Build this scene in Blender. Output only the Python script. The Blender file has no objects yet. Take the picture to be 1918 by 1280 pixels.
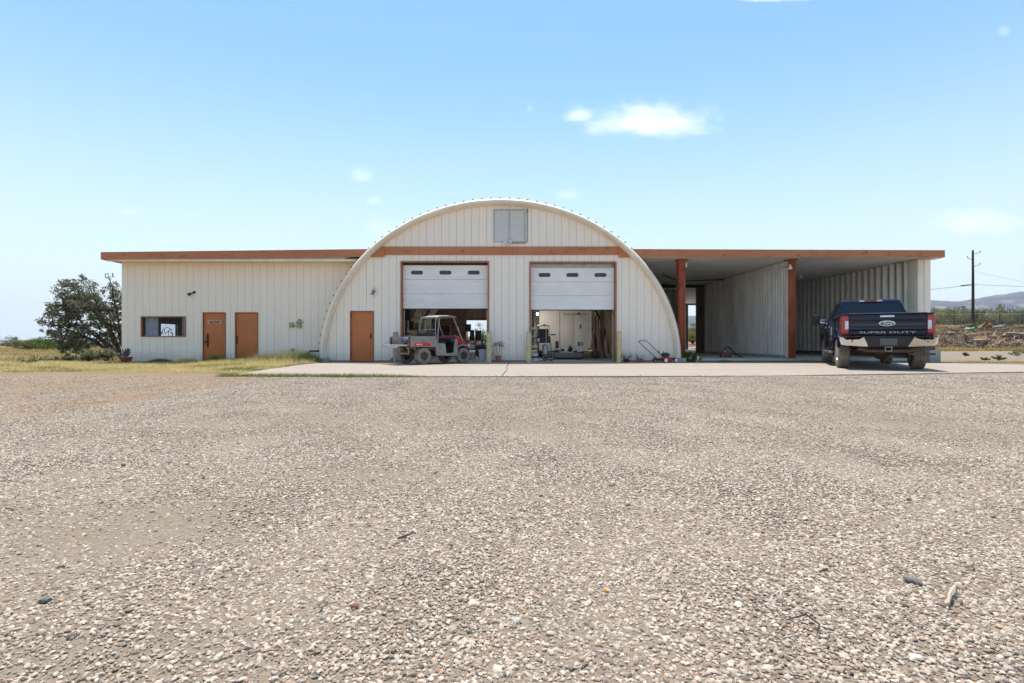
import bpy, bmesh, math, random
import numpy as np
from mathutils import Vector, Matrix, Euler, noise
random.seed(11); rng = np.random.default_rng(5)
R = math.radians; PI = math.pi
SC = bpy.context.scene; COL = SC.collection
F, CX, CY, H = 1000.0, 959.0, 640.0, 0.8      # focal length in photo pixels, picture centre, eye height
def WX(px, Y): return (px - CX) / F * Y
def WZ(py, Y): return H + (CY - py) / F * Y
def rnd(a, b): return random.uniform(a, b)

# ------------------------------------------------------------------ mesh builder
PM = {}                                         # matrices of the empties, to build parts in world coordinates
class MB:
    def __init__(s): s.v = []; s.f = []; s.M = None
    def add(s, vs, fs):
        o = len(s.v)
        for p in vs:
            p = Vector(p); s.v.append(s.M @ p if s.M is not None else p)
        s.f += [[i + o for i in f] for f in fs]; return s
    def box(s, x0, x1, y0, y1, z0, z1):
        return s.add([(x0,y0,z0),(x1,y0,z0),(x1,y1,z0),(x0,y1,z0),(x0,y0,z1),(x1,y0,z1),(x1,y1,z1),(x0,y1,z1)],
              [(0,3,2,1),(4,5,6,7),(0,1,5,4),(1,2,6,5),(2,3,7,6),(3,0,4,7)])
    def prism(s, poly, a, b, plane):
        n = len(poly)
        def P(p, t):
            if plane == 'xz': return (p[0], t, p[1])
            if plane == 'yz': return (t, p[0], p[1])
            return (p[0], p[1], t)
        vs = [P(p, a) for p in poly] + [P(p, b) for p in poly]
        fs = [tuple(range(n))[::-1], tuple(range(n, 2*n))] + [(i, (i+1) % n, n + (i+1) % n, n + i) for i in range(n)]
        return s.add(vs, fs)
    def loft(s, rings, cap=True, closed=True):
        n = len(rings[0]); vs = [p for r in rings for p in r]; fs = []
        for k in range(len(rings) - 1):
            for i in range(n if closed else n - 1):
                j = (i + 1) % n
                fs.append((k*n + i, k*n + j, (k+1)*n + j, (k+1)*n + i))
        if cap: fs += [tuple(range(n))[::-1], tuple(range((len(rings)-1)*n, len(rings)*n))]
        return s.add(vs, fs)
    def tube(s, pts, r, n=8, cap=True):
        pts = [Vector(p) for p in pts]; m = len(pts); rs = r if isinstance(r, (list, tuple)) else [r]*m
        rings = []; up = None
        for i, p in enumerate(pts):
            t = (pts[min(i+1, m-1)] - pts[max(i-1, 0)]).normalized()
            if up is None:
                up = Vector((0,0,1)) if abs(t.z) < .9 else Vector((1,0,0))
            u = t.cross(up)
            u = u.normalized() if u.length > 1e-4 else t.orthogonal().normalized()
            w = u.cross(t).normalized(); up = w
            rings.append([p + (u*math.cos(a) + w*math.sin(a))*rs[i] for a in [2*PI*k/n for k in range(n)]])
        return s.loft(rings, cap)
    def bar(s, p, q, w, d=None, up=(0,0,1)):
        p, q = Vector(p), Vector(q); d = d or w; t = (q-p).normalized(); up = Vector(up)
        if abs(t.dot(up)) > .98: up = Vector((0,1,0))
        u = t.cross(up).normalized(); v = u.cross(t).normalized()
        rings = [[c + u*(a*w/2) + v*(b*d/2) for a, b in ((-1,-1),(1,-1),(1,1),(-1,1))] for c in (p, q)]
        return s.loft(rings)
    def lathe(s, prof, n=24, c=(0,0,0), axis='z', cap=True, mod=None):
        rings = []
        for (r, h) in prof:
            ring = []
            for k in range(n):
                a = 2*PI*k/n; rr = r*(mod(k, r, h) if mod else 1)
                x, y = rr*math.cos(a), rr*math.sin(a)
                q = (x, y, h) if axis == 'z' else ((h, x, y) if axis == 'x' else (x, h, y))
                ring.append((q[0]+c[0], q[1]+c[1], q[2]+c[2]))
            rings.append(ring)
        return s.loft(rings, cap)
    def ball(s, c, rx, ry=None, rz=None, n=12, m=8, jit=0):
        ry = ry or rx; rz = rz or rx; rings = []
        for i in range(1, m):
            t = PI*i/m
            rings.append([(c[0]+rx*math.sin(t)*math.cos(2*PI*k/n)*(1+rnd(-jit,jit)), c[1]+ry*math.sin(t)*math.sin(2*PI*k/n)*(1+rnd(-jit,jit)), c[2]-rz*math.cos(t)*(1+rnd(-jit,jit))) for k in range(n)])
        return s.loft(rings)
    def build(s, name, mat, parent=None, smooth=30, bevel=0, seg=2, world=True, org=True):
        inv = None; loc = Vector((0,0,0))
        if parent is not None:
            if world and parent.name in PM: inv = PM[parent.name].inverted()
        elif org:
            xs = [p.x for p in s.v]; ys = [p.y for p in s.v]
            loc = Vector(((min(xs)+max(xs))/2, (min(ys)+max(ys))/2, min(p.z for p in s.v)))
        vs = [(inv @ p if inv is not None else p - loc) for p in s.v]
        me = bpy.data.meshes.new(name); me.from_pydata([tuple(p) for p in vs], [], s.f)
        bm = bmesh.new(); bm.from_mesh(me)
        bmesh.ops.recalc_face_normals(bm, faces=bm.faces)
        if bevel:
            ed = [e for e in bm.edges if len(e.link_faces) == 2 and e.calc_face_angle(0) > R(28)]
            bmesh.ops.bevel(bm, geom=ed, offset=bevel, offset_type='OFFSET', segments=seg, profile=.5, affect='EDGES', clamp_overlap=True)
        bm.to_mesh(me); bm.free()
        if smooth:
            me.polygons.foreach_set('use_smooth', [True]*len(me.polygons)); me.set_sharp_from_angle(angle=R(smooth))
        me.materials.append(mat) if mat else None
        o = bpy.data.objects.new(name, me); COL.objects.link(o)
        if parent is not None:
            o.parent = parent
            if world and parent.name in PM: PM[o.name] = PM[parent.name].copy()
        else: o.location = loc; PM[o.name] = Matrix.Translation(loc)
        return o

def tag(o, label=None, cat=None, group=None, kind=None):
    for k, v in (('label', label), ('category', cat), ('group', group), ('kind', kind)):
        if v: o[k] = v
    return o
def thing(name, label, cat, loc=(0,0,0), rz=0, group=None, scale=1):
    o = bpy.data.objects.new(name, None); COL.objects.link(o); o.empty_display_size = .2
    o.location = loc; o.rotation_euler = (0,0,rz); o.scale = (scale,)*3
    PM[o.name] = Matrix.LocRotScale(Vector(loc), Euler((0,0,rz)), Vector((scale,)*3))
    return tag(o, label, cat, group)
def struct(o): o['kind'] = 'structure'; return o
def copy_tree(o, parent=None):
    c = o.copy(); COL.objects.link(c); c.parent = parent
    for ch in list(o.children): copy_tree(ch, c)
    return c
def raw(name, v, f, mat, parent=None, smooth=False):   # big numpy meshes: v (n,3), f (m,k)
    me = bpy.data.meshes.new(name); f = np.asarray(f); k = f.shape[1]
    me.vertices.add(len(v)); me.vertices.foreach_set('co', np.asarray(v, 'f').ravel())
    me.loops.add(f.size); me.loops.foreach_set('vertex_index', f.astype('i').ravel())
    me.polygons.add(len(f)); me.polygons.foreach_set('loop_start', np.arange(0, f.size, k, dtype='i'))
    me.update(calc_edges=True); me.validate()
    if smooth: me.polygons.foreach_set('use_smooth', [True]*len(f))
    me.materials.append(mat); o = bpy.data.objects.new(name, me); COL.objects.link(o)
    if parent is not None: o.parent = parent
    return o

# ------------------------------------------------------------------ materials
class G:                                        # tiny node helper
    def __init__(s, nt): s.nt = nt; s.L = nt.links
    def n(s, t, props=None, **ins):
        nd = s.nt.nodes.new('ShaderNode' + t)
        for k, v in (props or {}).items(): setattr(nd, k, v)
        for k, v in ins.items():
            key = int(k[1:]) if k[0] == '_' and k[1:].isdigit() else k.replace('_', ' ')
            s.set(nd.inputs[key], v)
        return nd
    def set(s, sock, v):
        if isinstance(v, bpy.types.NodeSocket): s.L.new(v, sock)
        elif isinstance(v, (tuple, list)) and sock.type == 'RGBA' and len(v) == 3: sock.default_value = (*v, 1)
        else: sock.default_value = v
    def math(s, op, a, b=0, clamp=False):
        nd = s.nt.nodes.new('ShaderNodeMath'); nd.operation = op; nd.use_clamp = clamp
        s.set(nd.inputs[0], a); s.set(nd.inputs[1], b); return nd.outputs[0]
    def mix(s, fac, a, b, mode='MIX'):
        nd = s.nt.nodes.new('ShaderNodeMix'); nd.data_type = 'RGBA'; nd.blend_type = mode
        s.set(nd.inputs[0], fac); s.set(nd.inputs[6], a); s.set(nd.inputs[7], b); return nd.outputs[2]
    def ramp(s, fac, stops, interp='LINEAR'):
        nd = s.nt.nodes.new('ShaderNodeValToRGB'); nd.color_ramp.interpolation = interp; e = nd.color_ramp.elements
        while len(e) < len(stops): e.new(.5)
        for el, (p, c) in zip(e, stops): el.position = p; el.color = (*c, 1) if len(c) == 3 else c
        s.set(nd.inputs[0], fac); return nd.outputs[0]
    def smooth(s, x, a, b):
        nd = s.nt.nodes.new('ShaderNodeMapRange'); nd.interpolation_type = 'SMOOTHSTEP'
        s.set(nd.inputs[0], x); nd.inputs[1].default_value = a; nd.inputs[2].default_value = b; return nd.outputs[0]
    def noise(s, vec, scale, detail=4, rough=.6, dist=0):
        return s.n('TexNoise', None, Vector=vec, Scale=scale, Detail=detail, Roughness=rough, Distortion=dist).outputs['Fac']
def newmat(name):
    m = bpy.data.materials.new(name); m.use_nodes = True; g = G(m.node_tree)
    b = m.node_tree.nodes['Principled BSDF']; return m, g, b
def M(name, col, rough=.6, metal=0, var=.15, scale=4, col2=None, bump=0, bscale=40, coat=0, spec=.5, stretch=(1,1,1), spot=None):
    m, g, b = newmat(name)
    tc = g.n('TexCoord').outputs['Object']
    v = g.n('Mapping', None, Vector=tc, Scale=stretch).outputs[0]
    f = g.ramp(g.noise(v, scale, 5, .65), [(.3, (0,0,0)), (.7, (1,1,1))])
    c2 = col2 or tuple(c*(1-var) for c in col); c1 = col if col2 else tuple(min(1, c*(1+var*.6)) for c in col)
    c = g.mix(f, c1, c2)
    if spot:
        fs = g.ramp(g.noise(v, spot[1], 6, .7), [(spot[2], (0,0,0)), (spot[2]+.08, (1,1,1))])
        c = g.mix(fs, c, spot[0])
    g.set(b.inputs['Base Color'], c); b.inputs['Metallic'].default_value = metal
    r = g.n('MapRange', None, Value=f); r.inputs[3].default_value = max(0, rough-.06); r.inputs[4].default_value = min(1, rough+.08)
    g.set(b.inputs['Roughness'], r.outputs[0]); b.inputs['Coat Weight'].default_value = coat; b.inputs['Coat Roughness'].default_value = .05
    b.inputs['Specular IOR Level'].default_value = spec
    if bump:
        bp = g.n('Bump', None, Strength=bump, Distance=.01, Height=g.noise(v, bscale, 4, .6)); g.set(b.inputs['Normal'], bp.outputs[0])
    return m
def leafmat(name, cols, trans=.35):
    m, g, b = newmat(name)
    r = g.n('NewGeometry').outputs['Random Per Island']
    c = g.ramp(r, [(i/max(1, len(cols)-1), k) for i, k in enumerate(cols)])
    g.set(b.inputs['Base Color'], c); b.inputs['Roughness'].default_value = .6; b.inputs['Specular IOR Level'].default_value = .3
    t = g.n('BsdfTranslucent', None, Color=c); mx = g.n('MixShader', None, Fac=trans)
    g.L.new(b.outputs[0], mx.inputs[1]); g.L.new(t.outputs[0], mx.inputs[2])
    g.L.new(mx.outputs[0], m.node_tree.nodes['Material Output'].inputs['Surface']); return m
def glassmat(name, tint=(.88,.9,.93), fac=.86):
    m, g, b = newmat(name)
    b.inputs['Base Color'].default_value = (.02,.025,.03,1); b.inputs['Roughness'].default_value = .03
    t = g.n('BsdfTransparent', None, Color=tint); mx = g.n('MixShader', None, Fac=fac)
    g.L.new(b.outputs[0], mx.inputs[1]); g.L.new(t.outputs[0], mx.inputs[2])
    g.L.new(mx.outputs[0], m.node_tree.nodes['Material Output'].inputs['Surface']); return m

CREAM = (.93,.83,.715)
def sidingmat():
    m, g, b = newmat('cream_siding')
    P = g.n('NewGeometry').outputs['Position']
    s = g.n('Mapping', None, Vector=P, Scale=(6,6,.35)).outputs[0]
    streak = g.ramp(g.noise(s, 1.6, 6, .7), [(.35,(0,0,0)),(.75,(1,1,1))])
    blot = g.ramp(g.noise(P, .9, 5, .6), [(.35,(0,0,0)),(.7,(1,1,1))])
    board = g.n('NewGeometry').outputs['Random Per Island']
    c = g.mix(streak, CREAM, (.85,.765,.665)); c = g.mix(g.math('MULTIPLY', blot, .35), c, (.86,.755,.63))
    c = g.mix(g.math('MULTIPLY', board, .25), c, (.86,.785,.70))
    sx = g.n('SeparateXYZ', None, Vector=P)
    low = g.math('MULTIPLY', g.math('SUBTRACT', 1, g.smooth(sx.outputs[2], .0, .55)), g.noise(g.n('Mapping', None, Vector=P, Scale=(3,3,1)).outputs[0], 2.5, 5, .7))
    c = g.mix(g.math('MULTIPLY', low, .75), c, (.42,.35,.28))     # splashed mud near the ground
    rs = g.ramp(g.noise(g.n('Mapping', None, Vector=P, Scale=(9,9,.5)).outputs[0], 1.3, 5, .7), [(.64,(0,0,0)),(.74,(1,1,1))])
    rs = g.math('MULTIPLY', rs, g.ramp(g.noise(P, 1.1, 3, .6), [(.45,(0,0,0)),(.65,(1,1,1))]))
    c = g.mix(g.math('MULTIPLY', rs, .35), c, (.46,.34,.22))           # thin rusty and dusty runs
    g.set(b.inputs['Base Color'], c); b.inputs['Roughness'].default_value = .75; b.inputs['Specular IOR Level'].default_value = .25
    gr = g.n('Bump', None, Strength=.25, Distance=.004, Height=g.noise(g.n('Mapping', None, Vector=P, Scale=(90,90,4)).outputs[0], 1, 3, .6))
    g.set(b.inputs['Normal'], gr.outputs[0]); return m
def fasciamat():
    m, g, b = newmat('brown_fascia')
    P = g.n('NewGeometry').outputs['Position']
    a = g.noise(g.n('Mapping', None, Vector=P, Scale=(.5,1,2)).outputs[0], 1.2, 6, .7)
    c = g.mix(g.ramp(a, [(.35,(0,0,0)),(.7,(1,1,1))]), (.50,.18,.072), (.42,.145,.06))
    peel = g.ramp(g.noise(g.n('Mapping', None, Vector=P, Scale=(1,1,3)).outputs[0], 2.2, 6, .75), [(.58,(0,0,0)),(.63,(1,1,1))])
    fade = g.ramp(g.noise(g.n('Mapping', None, Vector=P, Scale=(.25,1,1)).outputs[0], 1.5, 4, .6), [(.4,(0,0,0)),(.7,(1,1,1))]); c = g.mix(g.math('MULTIPLY', fade, .5), c, (.56,.26,.14))
    lap = g.math('LESS_THAN', g.math('FRACT', g.math('DIVIDE', g.n('SeparateXYZ', None, Vector=P).outputs[0], 3.66)), .004); c = g.mix(g.math('MULTIPLY', lap, .7), c, (.14,.06,.035))
    c = g.mix(g.math('MULTIPLY', peel, .8), c, (.16,.06,.035))
    g.set(b.inputs['Base Color'], c); b.inputs['Roughness'].default_value = .65; return m
MT = {}
MT['siding'] = sidingmat(); MT['fascia'] = fasciamat()
MT['trim'] = M('cream_trim', (.82,.74,.60), .6, var=.12, scale=2, spot=((.42,.34,.26), 5, .68))
MT['door'] = M('rust_brown_door', (.52,.165,.045), .55, var=.16, scale=1.5, spot=((.34,.11,.04), 6, .66))
MT['doorframe'] = M('brown_frame', (.40,.15,.07), .6, var=.25, scale=5)
MT['shutter'] = M('white_shutter', (.84,.81,.78), .55, var=.09, scale=1.2, stretch=(1,1,3), spot=((.5,.47,.42), 3, .72))
MT['rubber'] = M('rubber', (.035,.034,.033), .85, var=.3, scale=8, bump=.3)
MT['tyre'] = M('dusty_tyre', (.23,.19,.155), .9, var=.35, scale=5, bump=.4, bscale=30)
MT['chrome'] = M('chrome', (.66,.66,.65), .12, 1, var=.1, scale=9)
MT['dullchrome'] = M('dull_lettering', (.42,.42,.42), .3, 1, var=.3, scale=12)
MT['steel'] = M('bare_steel', (.36,.35,.34), .4, 1, var=.25, scale=6)
MT['galv'] = M('galvanised', (.45,.46,.46), .5, .6, var=.2, scale=5)
MT['black'] = M('black_plastic', (.018,.018,.019), .5, var=.2)
MT['darkmetal'] = M('dark_metal', (.045,.042,.04), .55, .3, var=.35, scale=6)
MT['greyplastic'] = M('grey_plastic', (.20,.20,.20), .55, var=.2, scale=3, spot=((.33,.29,.24), 4, .6))
MT['white'] = M('white_paint', (.78,.77,.74), .45, var=.08, scale=1.5)
MT['rust'] = M('rusty_red_steel', (.34,.075,.03), .7, .1, var=.3, scale=3, stretch=(1,1,.4), spot=((.07,.03,.025), 3.5, .58), bump=.2)
MT['terracotta'] = M('terracotta', (.36,.13,.08), .8, var=.2, scale=5)
MT['concrete'] = M('old_concrete', (.40,.38,.35), .85, var=.2, scale=2, bump=.3)
MT['bark'] = M('bark', (.075,.05,.045), .9, var=.4, scale=8, bump=.6)
MT['wood'] = M('weathered_wood', (.24,.18,.13), .85, var=.35, scale=4, stretch=(1,1,.3), bump=.3)
MT['palewood'] = M('bleached_wood', (.48,.38,.27), .8, var=.25, scale=5)
MT['glass'] = glassmat('window_glass')
# ------------------------------------------------------------------ camera, light, sky
cam = bpy.data.objects.new('camera', bpy.data.cameras.new('camera')); COL.objects.link(cam)
cam.location = (0,0,H); cam.rotation_euler = (PI/2,0,0); cam.data.sensor_width = 36; cam.data.lens = 36*F/1918
cam.data.clip_start = .05; cam.data.clip_end = 30000; SC.camera = cam
SUN_EL, SUN_AZ = R(74), R(-8)                     # azimuth from +Y (behind the building), negative = to the left
sd = Vector((math.sin(SUN_AZ)*math.cos(SUN_EL), math.cos(SUN_AZ)*math.cos(SUN_EL), math.sin(SUN_EL)))
sl = bpy.data.lights.new('sun', 'SUN'); sl.energy = 4.7; sl.angle = R(.5); sl.color = (1,.93,.82)
sun = bpy.data.objects.new('sun', sl); COL.objects.link(sun); sun.rotation_euler = (-sd).to_track_quat('-Z','Y').to_euler(); sun.location = (0,30,60)
w = bpy.data.worlds.new('World'); SC.world = w; w.use_nodes = True; g = G(w.node_tree)
bg = w.node_tree.nodes['Background']
sky = g.n('TexSky', {'sky_type':'NISHITA','sun_disc':False}); sky.sun_elevation = SUN_EL; sky.sun_rotation = SUN_AZ
sky.altitude = 900; sky.air_density = 1.6; sky.dust_density = .5; sky.ozone_density = 4.5
hsv = g.n('HueSaturation', None, Hue=.490, Saturation=1.06, Value=1.10, Color=sky.outputs[0])
D = g.n('TexCoord').outputs['Generated']; sx = g.n('SeparateXYZ', None, Vector=D)
yy = g.math('MAXIMUM', sx.outputs[1], .02); U = g.math('DIVIDE', sx.outputs[0], yy); V = g.math('DIVIDE', sx.outputs[2], yy)
uv = g.n('CombineXYZ', None, X=U, Y=g.math('MULTIPLY', V, 1.7)).outputs[0]
hz = g.math('SUBTRACT', 1, g.smooth(sx.outputs[2], -.05, .48)); hz = g.math('MULTIPLY', hz, .92)
gm = g.mix(hz, hsv.outputs[0], (5.4,6.3,7.0))      # pale dusty air low over the desert
nz = g.noise(uv, 22, 7, .62, .3); nz2 = g.noise(uv, 7, 4, .6); tot = None
for (px, py, rx, ry, k) in ((1222,236,112,44,1.1),(1085,219,30,20,.8),(1445,-4,70,17,.9),(1830,424,92,34,.55),(676,332,24,22,.38),(700,379,18,11,.4),(1066,368,22,14,.3),(1880,60,12,14,.25),(240,398,18,8,.3),(720,432,46,26,.2),(992,205,8,10,.2)):
    dx = g.math('DIVIDE', g.math('SUBTRACT', U, (px-CX)/F), rx/F); dy = g.math('DIVIDE', g.math('SUBTRACT', V, (CY-py)/F), ry/F)
    dyl = g.math('MULTIPLY', dy, g.math('ADD', 1.0, g.math('LESS_THAN', dy, 0)))          # flat undersides
    d = g.math('SQRT', g.math('ADD', g.math('MULTIPLY', dx, dx), g.math('MULTIPLY', dyl, dyl)))
    d = g.math('ADD', d, g.math('MULTIPLY', g.math('SUBTRACT', nz, .5), 1.5))
    d = g.math('ADD', d, g.math('MULTIPLY', g.math('SUBTRACT', nz2, .5), .9))
    mk = g.math('MULTIPLY', g.math('SUBTRACT', 1, g.smooth(d, .0, 1.35)), k*.84, True)
    tot = mk if tot is None else g.math('MAXIMUM', tot, mk)
front = g.math('GREATER_THAN', sx.outputs[1], .05)
tot = g.math('MULTIPLY', tot, front)
lp = g.mix(tot, gm, (7.6,8.1,8.6))
g.set(bg.inputs['Color'], lp); bg.inputs['Strength'].default_value = .12
SC.view_settings.view_transform = 'Standard'; SC.view_settings.look = 'None'; SC.view_settings.exposure = 0.47; SC.view_settings.gamma = 1
SC.cycles.max_bounces = 12; SC.cycles.diffuse_bounces = 8; SC.cycles.transparent_max_bounces = 16; SC.cycles.use_denoising = True; SC.cycles.sample_clamp_indirect = 10

# ------------------------------------------------------------------ terrain
def ss(a, b, x):
    t = min(1, max(0, (x-a)/(b-a))); return t*t*(3-2*t)
def terr(x, y):
    z = -.05 + .028*ss(8.5,12,y) + .02*noise.noise((x*.25, y*.25, 3)) * (1 if y < 60 else 1+min(20, (y-60)*.02))
    if y < 16: z += .012*noise.noise((x*1.1, y*1.1, 8))
    if -17 < x < 17 and 14.5 < y < 48: z = min(z, -.05)
    if y > 12 and -7.5 < x < 27 and y < 21: z = min(z, -.012)
    k = ss(46, 63, y) * (ss(8, 24, x)*1.15 + ss(26, 48, x)*1.45)
    z += k
    if y > 44 and x > 10: z += ss(44,50,y)*.25*(noise.noise((x*.45, y*.3, 1)) + .6*noise.noise((x*1.3, y*.9, 4)))
    if y > 85: z -= ss(85, 2600, y)*34 * (1 - ss(5, 40, x)) + ss(90,2600,y)*60*ss(5,40,x)*0
    return z
def axis(lo, hi, fine_lo, fine_hi, step, grow):
    a = list(np.arange(fine_lo, fine_hi+1e-6, step)); s = step; x = fine_hi
    while x < hi: s *= grow; x += s; a.append(min(x, hi))
    s = step; x = fine_lo
    while x > lo: s *= grow; x -= s; a.insert(0, max(x, lo))
    return a
gx = axis(-6300, 6300, -16, 24, .5, 1.14); gy = axis(-270, 6400, 0, 24, .4, 1.07)
gv = [(x, y, terr(x, y)) for y in gy for x in gx]; nx = len(gx)
gf = [(j*nx+i, j*nx+i+1, (j+1)*nx+i+1, (j+1)*nx+i) for j in range(len(gy)-1) for i in range(nx-1)]
def groundmat():
    m, g, b = newmat('gravel_ground')
    P = g.n('NewGeometry').outputs['Position']; s = g.n('SeparateXYZ', None, Vector=P); X, Y = s.outputs[0], s.outputs[1]
    stones = [(0,(0.186,0.161,0.130)),(.2,(0.260,0.223,0.186)),(.45,(0.341,0.304,0.254)),(.68,(0.310,0.273,0.242)),(.82,(0.205,0.180,0.167)),(.92,(0.397,0.372,0.335)),(1,(0.279,0.192,0.136))]
    flat = g.n('Mapping', None, Vector=P, Scale=(1,1,0)).outputs[0]
    v1 = g.n('TexVoronoi', None, Vector=flat, Scale=52.0); v2 = g.n('TexVoronoi', None, Vector=flat, Scale=120.0)
    c1 = g.ramp(g.n('SeparateXYZ', None, Vector=v1.outputs['Color']).outputs[0], stones); c2 = g.ramp(g.n('SeparateXYZ', None, Vector=v2.outputs['Color']).outputs[1], stones)
    sandk = .78
    sand = g.mix(g.noise(flat, 1.4, 5, .65), (0.205,0.174,0.136), (0.248,0.214,0.171)); sand = g.mix(g.ramp(g.noise(flat, 90, 3, .7), [(.3,(0,0,0)),(.7,(1,1,1))]), g.mix(1.0, sand, (.74,.72,.70), 'MULTIPLY'), (0.291,0.254,0.211))
    patch = g.ramp(g.noise(flat, .55, 6, .62, .6), [(.36,(0,0,0)),(.60,(1,1,1))])
    gravel = g.mix(g.math('MULTIPLY', patch, .75), g.mix(.4, sand, c2), g.mix(.5, c1, c2))
    sparse = g.ramp(g.n('SeparateXYZ', None, Vector=v1.outputs['Color']).outputs[2], [(.55,(0,0,0)),(.6,(1,1,1))])
    near = g.math('SUBTRACT', 1, g.smooth(Y, 4, 12))
    gravel = g.mix(g.math('MULTIPLY', near, .7), gravel, g.mix(g.math('MULTIPLY', sparse, .5), g.mix(.4, sand, c2), c1))
    lot = g.mix(g.math('MULTIPLY', g.ramp(g.noise(flat, .12, 4, .6), [(.4,(0,0,0)),(.65,(1,1,1))]), .35), gravel, g.mix(.5, gravel, (0.273,0.223,0.174)))
    # worn dirt track towards the left
    wv = g.math('MULTIPLY', g.math('SUBTRACT', g.noise(flat, .45, 4, .6), .5), 1.5)
    ta = g.math('ABSOLUTE', g.math('ADD', g.math('ADD', X, 6.05), wv)); tb_ = g.math('ABSOLUTE', g.math('ADD', g.math('ADD', X, 8.7), wv))
    trk = g.math('MAXIMUM', g.math('SUBTRACT', 1, g.smooth(ta, .25, .8)), g.math('SUBTRACT', 1, g.smooth(tb_, .3, 1.0)))
    trk = g.math('MAXIMUM', trk, g.math('MULTIPLY', g.math('SUBTRACT', 1, g.smooth(g.math('ADD', X, wv), -6.8, -5.6)), .55))
    trk = g.math('MULTIPLY', trk, g.smooth(g.math('ADD', Y, wv), 4.8, 6.4))
    dirt = g.mix(g.noise(flat, 6, 5, .7), (0.248,0.174,0.105), (0.310,0.229,0.155))
    lot = g.mix(g.math('MULTIPLY', trk, .8), lot, dirt)
    # dry grassy soil beyond the lot
    soil = g.mix(g.ramp(g.noise(flat, .35, 6, .7), [(.35,(0,0,0)),(.65,(1,1,1))]), (0.248,0.186,0.105), (0.273,0.205,0.099))
    soil = g.mix(g.ramp(g.noise(flat, .9, 5, .7), [(.5,(0,0,0)),(.62,(1,1,1))]), soil, (0.105,0.099,0.037))
    soil = g.mix(g.ramp(g.noise(flat, 2.5, 5, .7), [(.55,(0,0,0)),(.7,(1,1,1))]), soil, (0.174,0.112,0.062))
    wob = g.math('MULTIPLY', g.math('SUBTRACT', g.noise(flat, .5, 5, .65), .5), 3.0)
    edge = g.math('ADD', g.math('ADD', Y, wob), g.math('MULTIPLY', g.math('MAXIMUM', g.math('SUBTRACT', -9, X), 0), -.06))
    left = g.math('MULTIPLY', g.smooth(edge, 13.0, 14.6), g.math('SUBTRACT', 1, g.smooth(X, -6.4, -6.0)))
    far = g.smooth(g.math('ADD', Y, g.math('MULTIPLY', wob, 1.2)), 44.5, 46.5)
    verge = g.math('MULTIPLY', g.math('MULTIPLY', g.smooth(g.math('ADD', Y, wob), 18, 19), g.math('SUBTRACT', 1, g.smooth(g.math('ADD', Y, wob), 22, 25))), g.smooth(X, 12, 13))
    off = g.math('MAXIMUM', g.math('MAXIMUM', left, far), g.math('MULTIPLY', verge, .7), True)
    c = g.mix(off, lot, soil)
    berm = g.mix(g.ramp(g.noise(P, .8, 6, .7), [(.4,(0,0,0)),(.6,(1,1,1))]), (0.285,0.192,0.124), (0.167,0.112,0.074))
    bm_ = g.math('MULTIPLY', g.smooth(Y, 47, 49), g.math('MULTIPLY', g.smooth(X, 14, 18), g.math('SUBTRACT', 1, g.smooth(Y, 70, 90))))
    c = g.mix(g.math('MULTIPLY', bm_, .8), c, berm)
    c = g.mix(1.0, c, (.96,.89,.81), 'MULTIPLY')
    g.set(b.inputs['Base Color'], c); b.inputs['Roughness'].default_value = .95; b.inputs['Specular IOR Level'].default_value = .15
    h = g.math('ADD', g.math('MULTIPLY', g.math('SUBTRACT', 1, v1.outputs['Distance']), .7), g.math('MULTIPLY', g.math('SUBTRACT', 1, v2.outputs['Distance']), .35))
    h = g.math('ADD', h, g.math('MULTIPLY', g.noise(flat, 14, 4, .6), .6))
    bp = g.n('Bump', None, Strength=.9, Distance=.014, Height=h); g.set(b.inputs['Normal'], bp.outputs[0]); return m
MT['ground'] = groundmat()
struct(raw('ground', gv, gf, MT['ground'], smooth=True))

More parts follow.
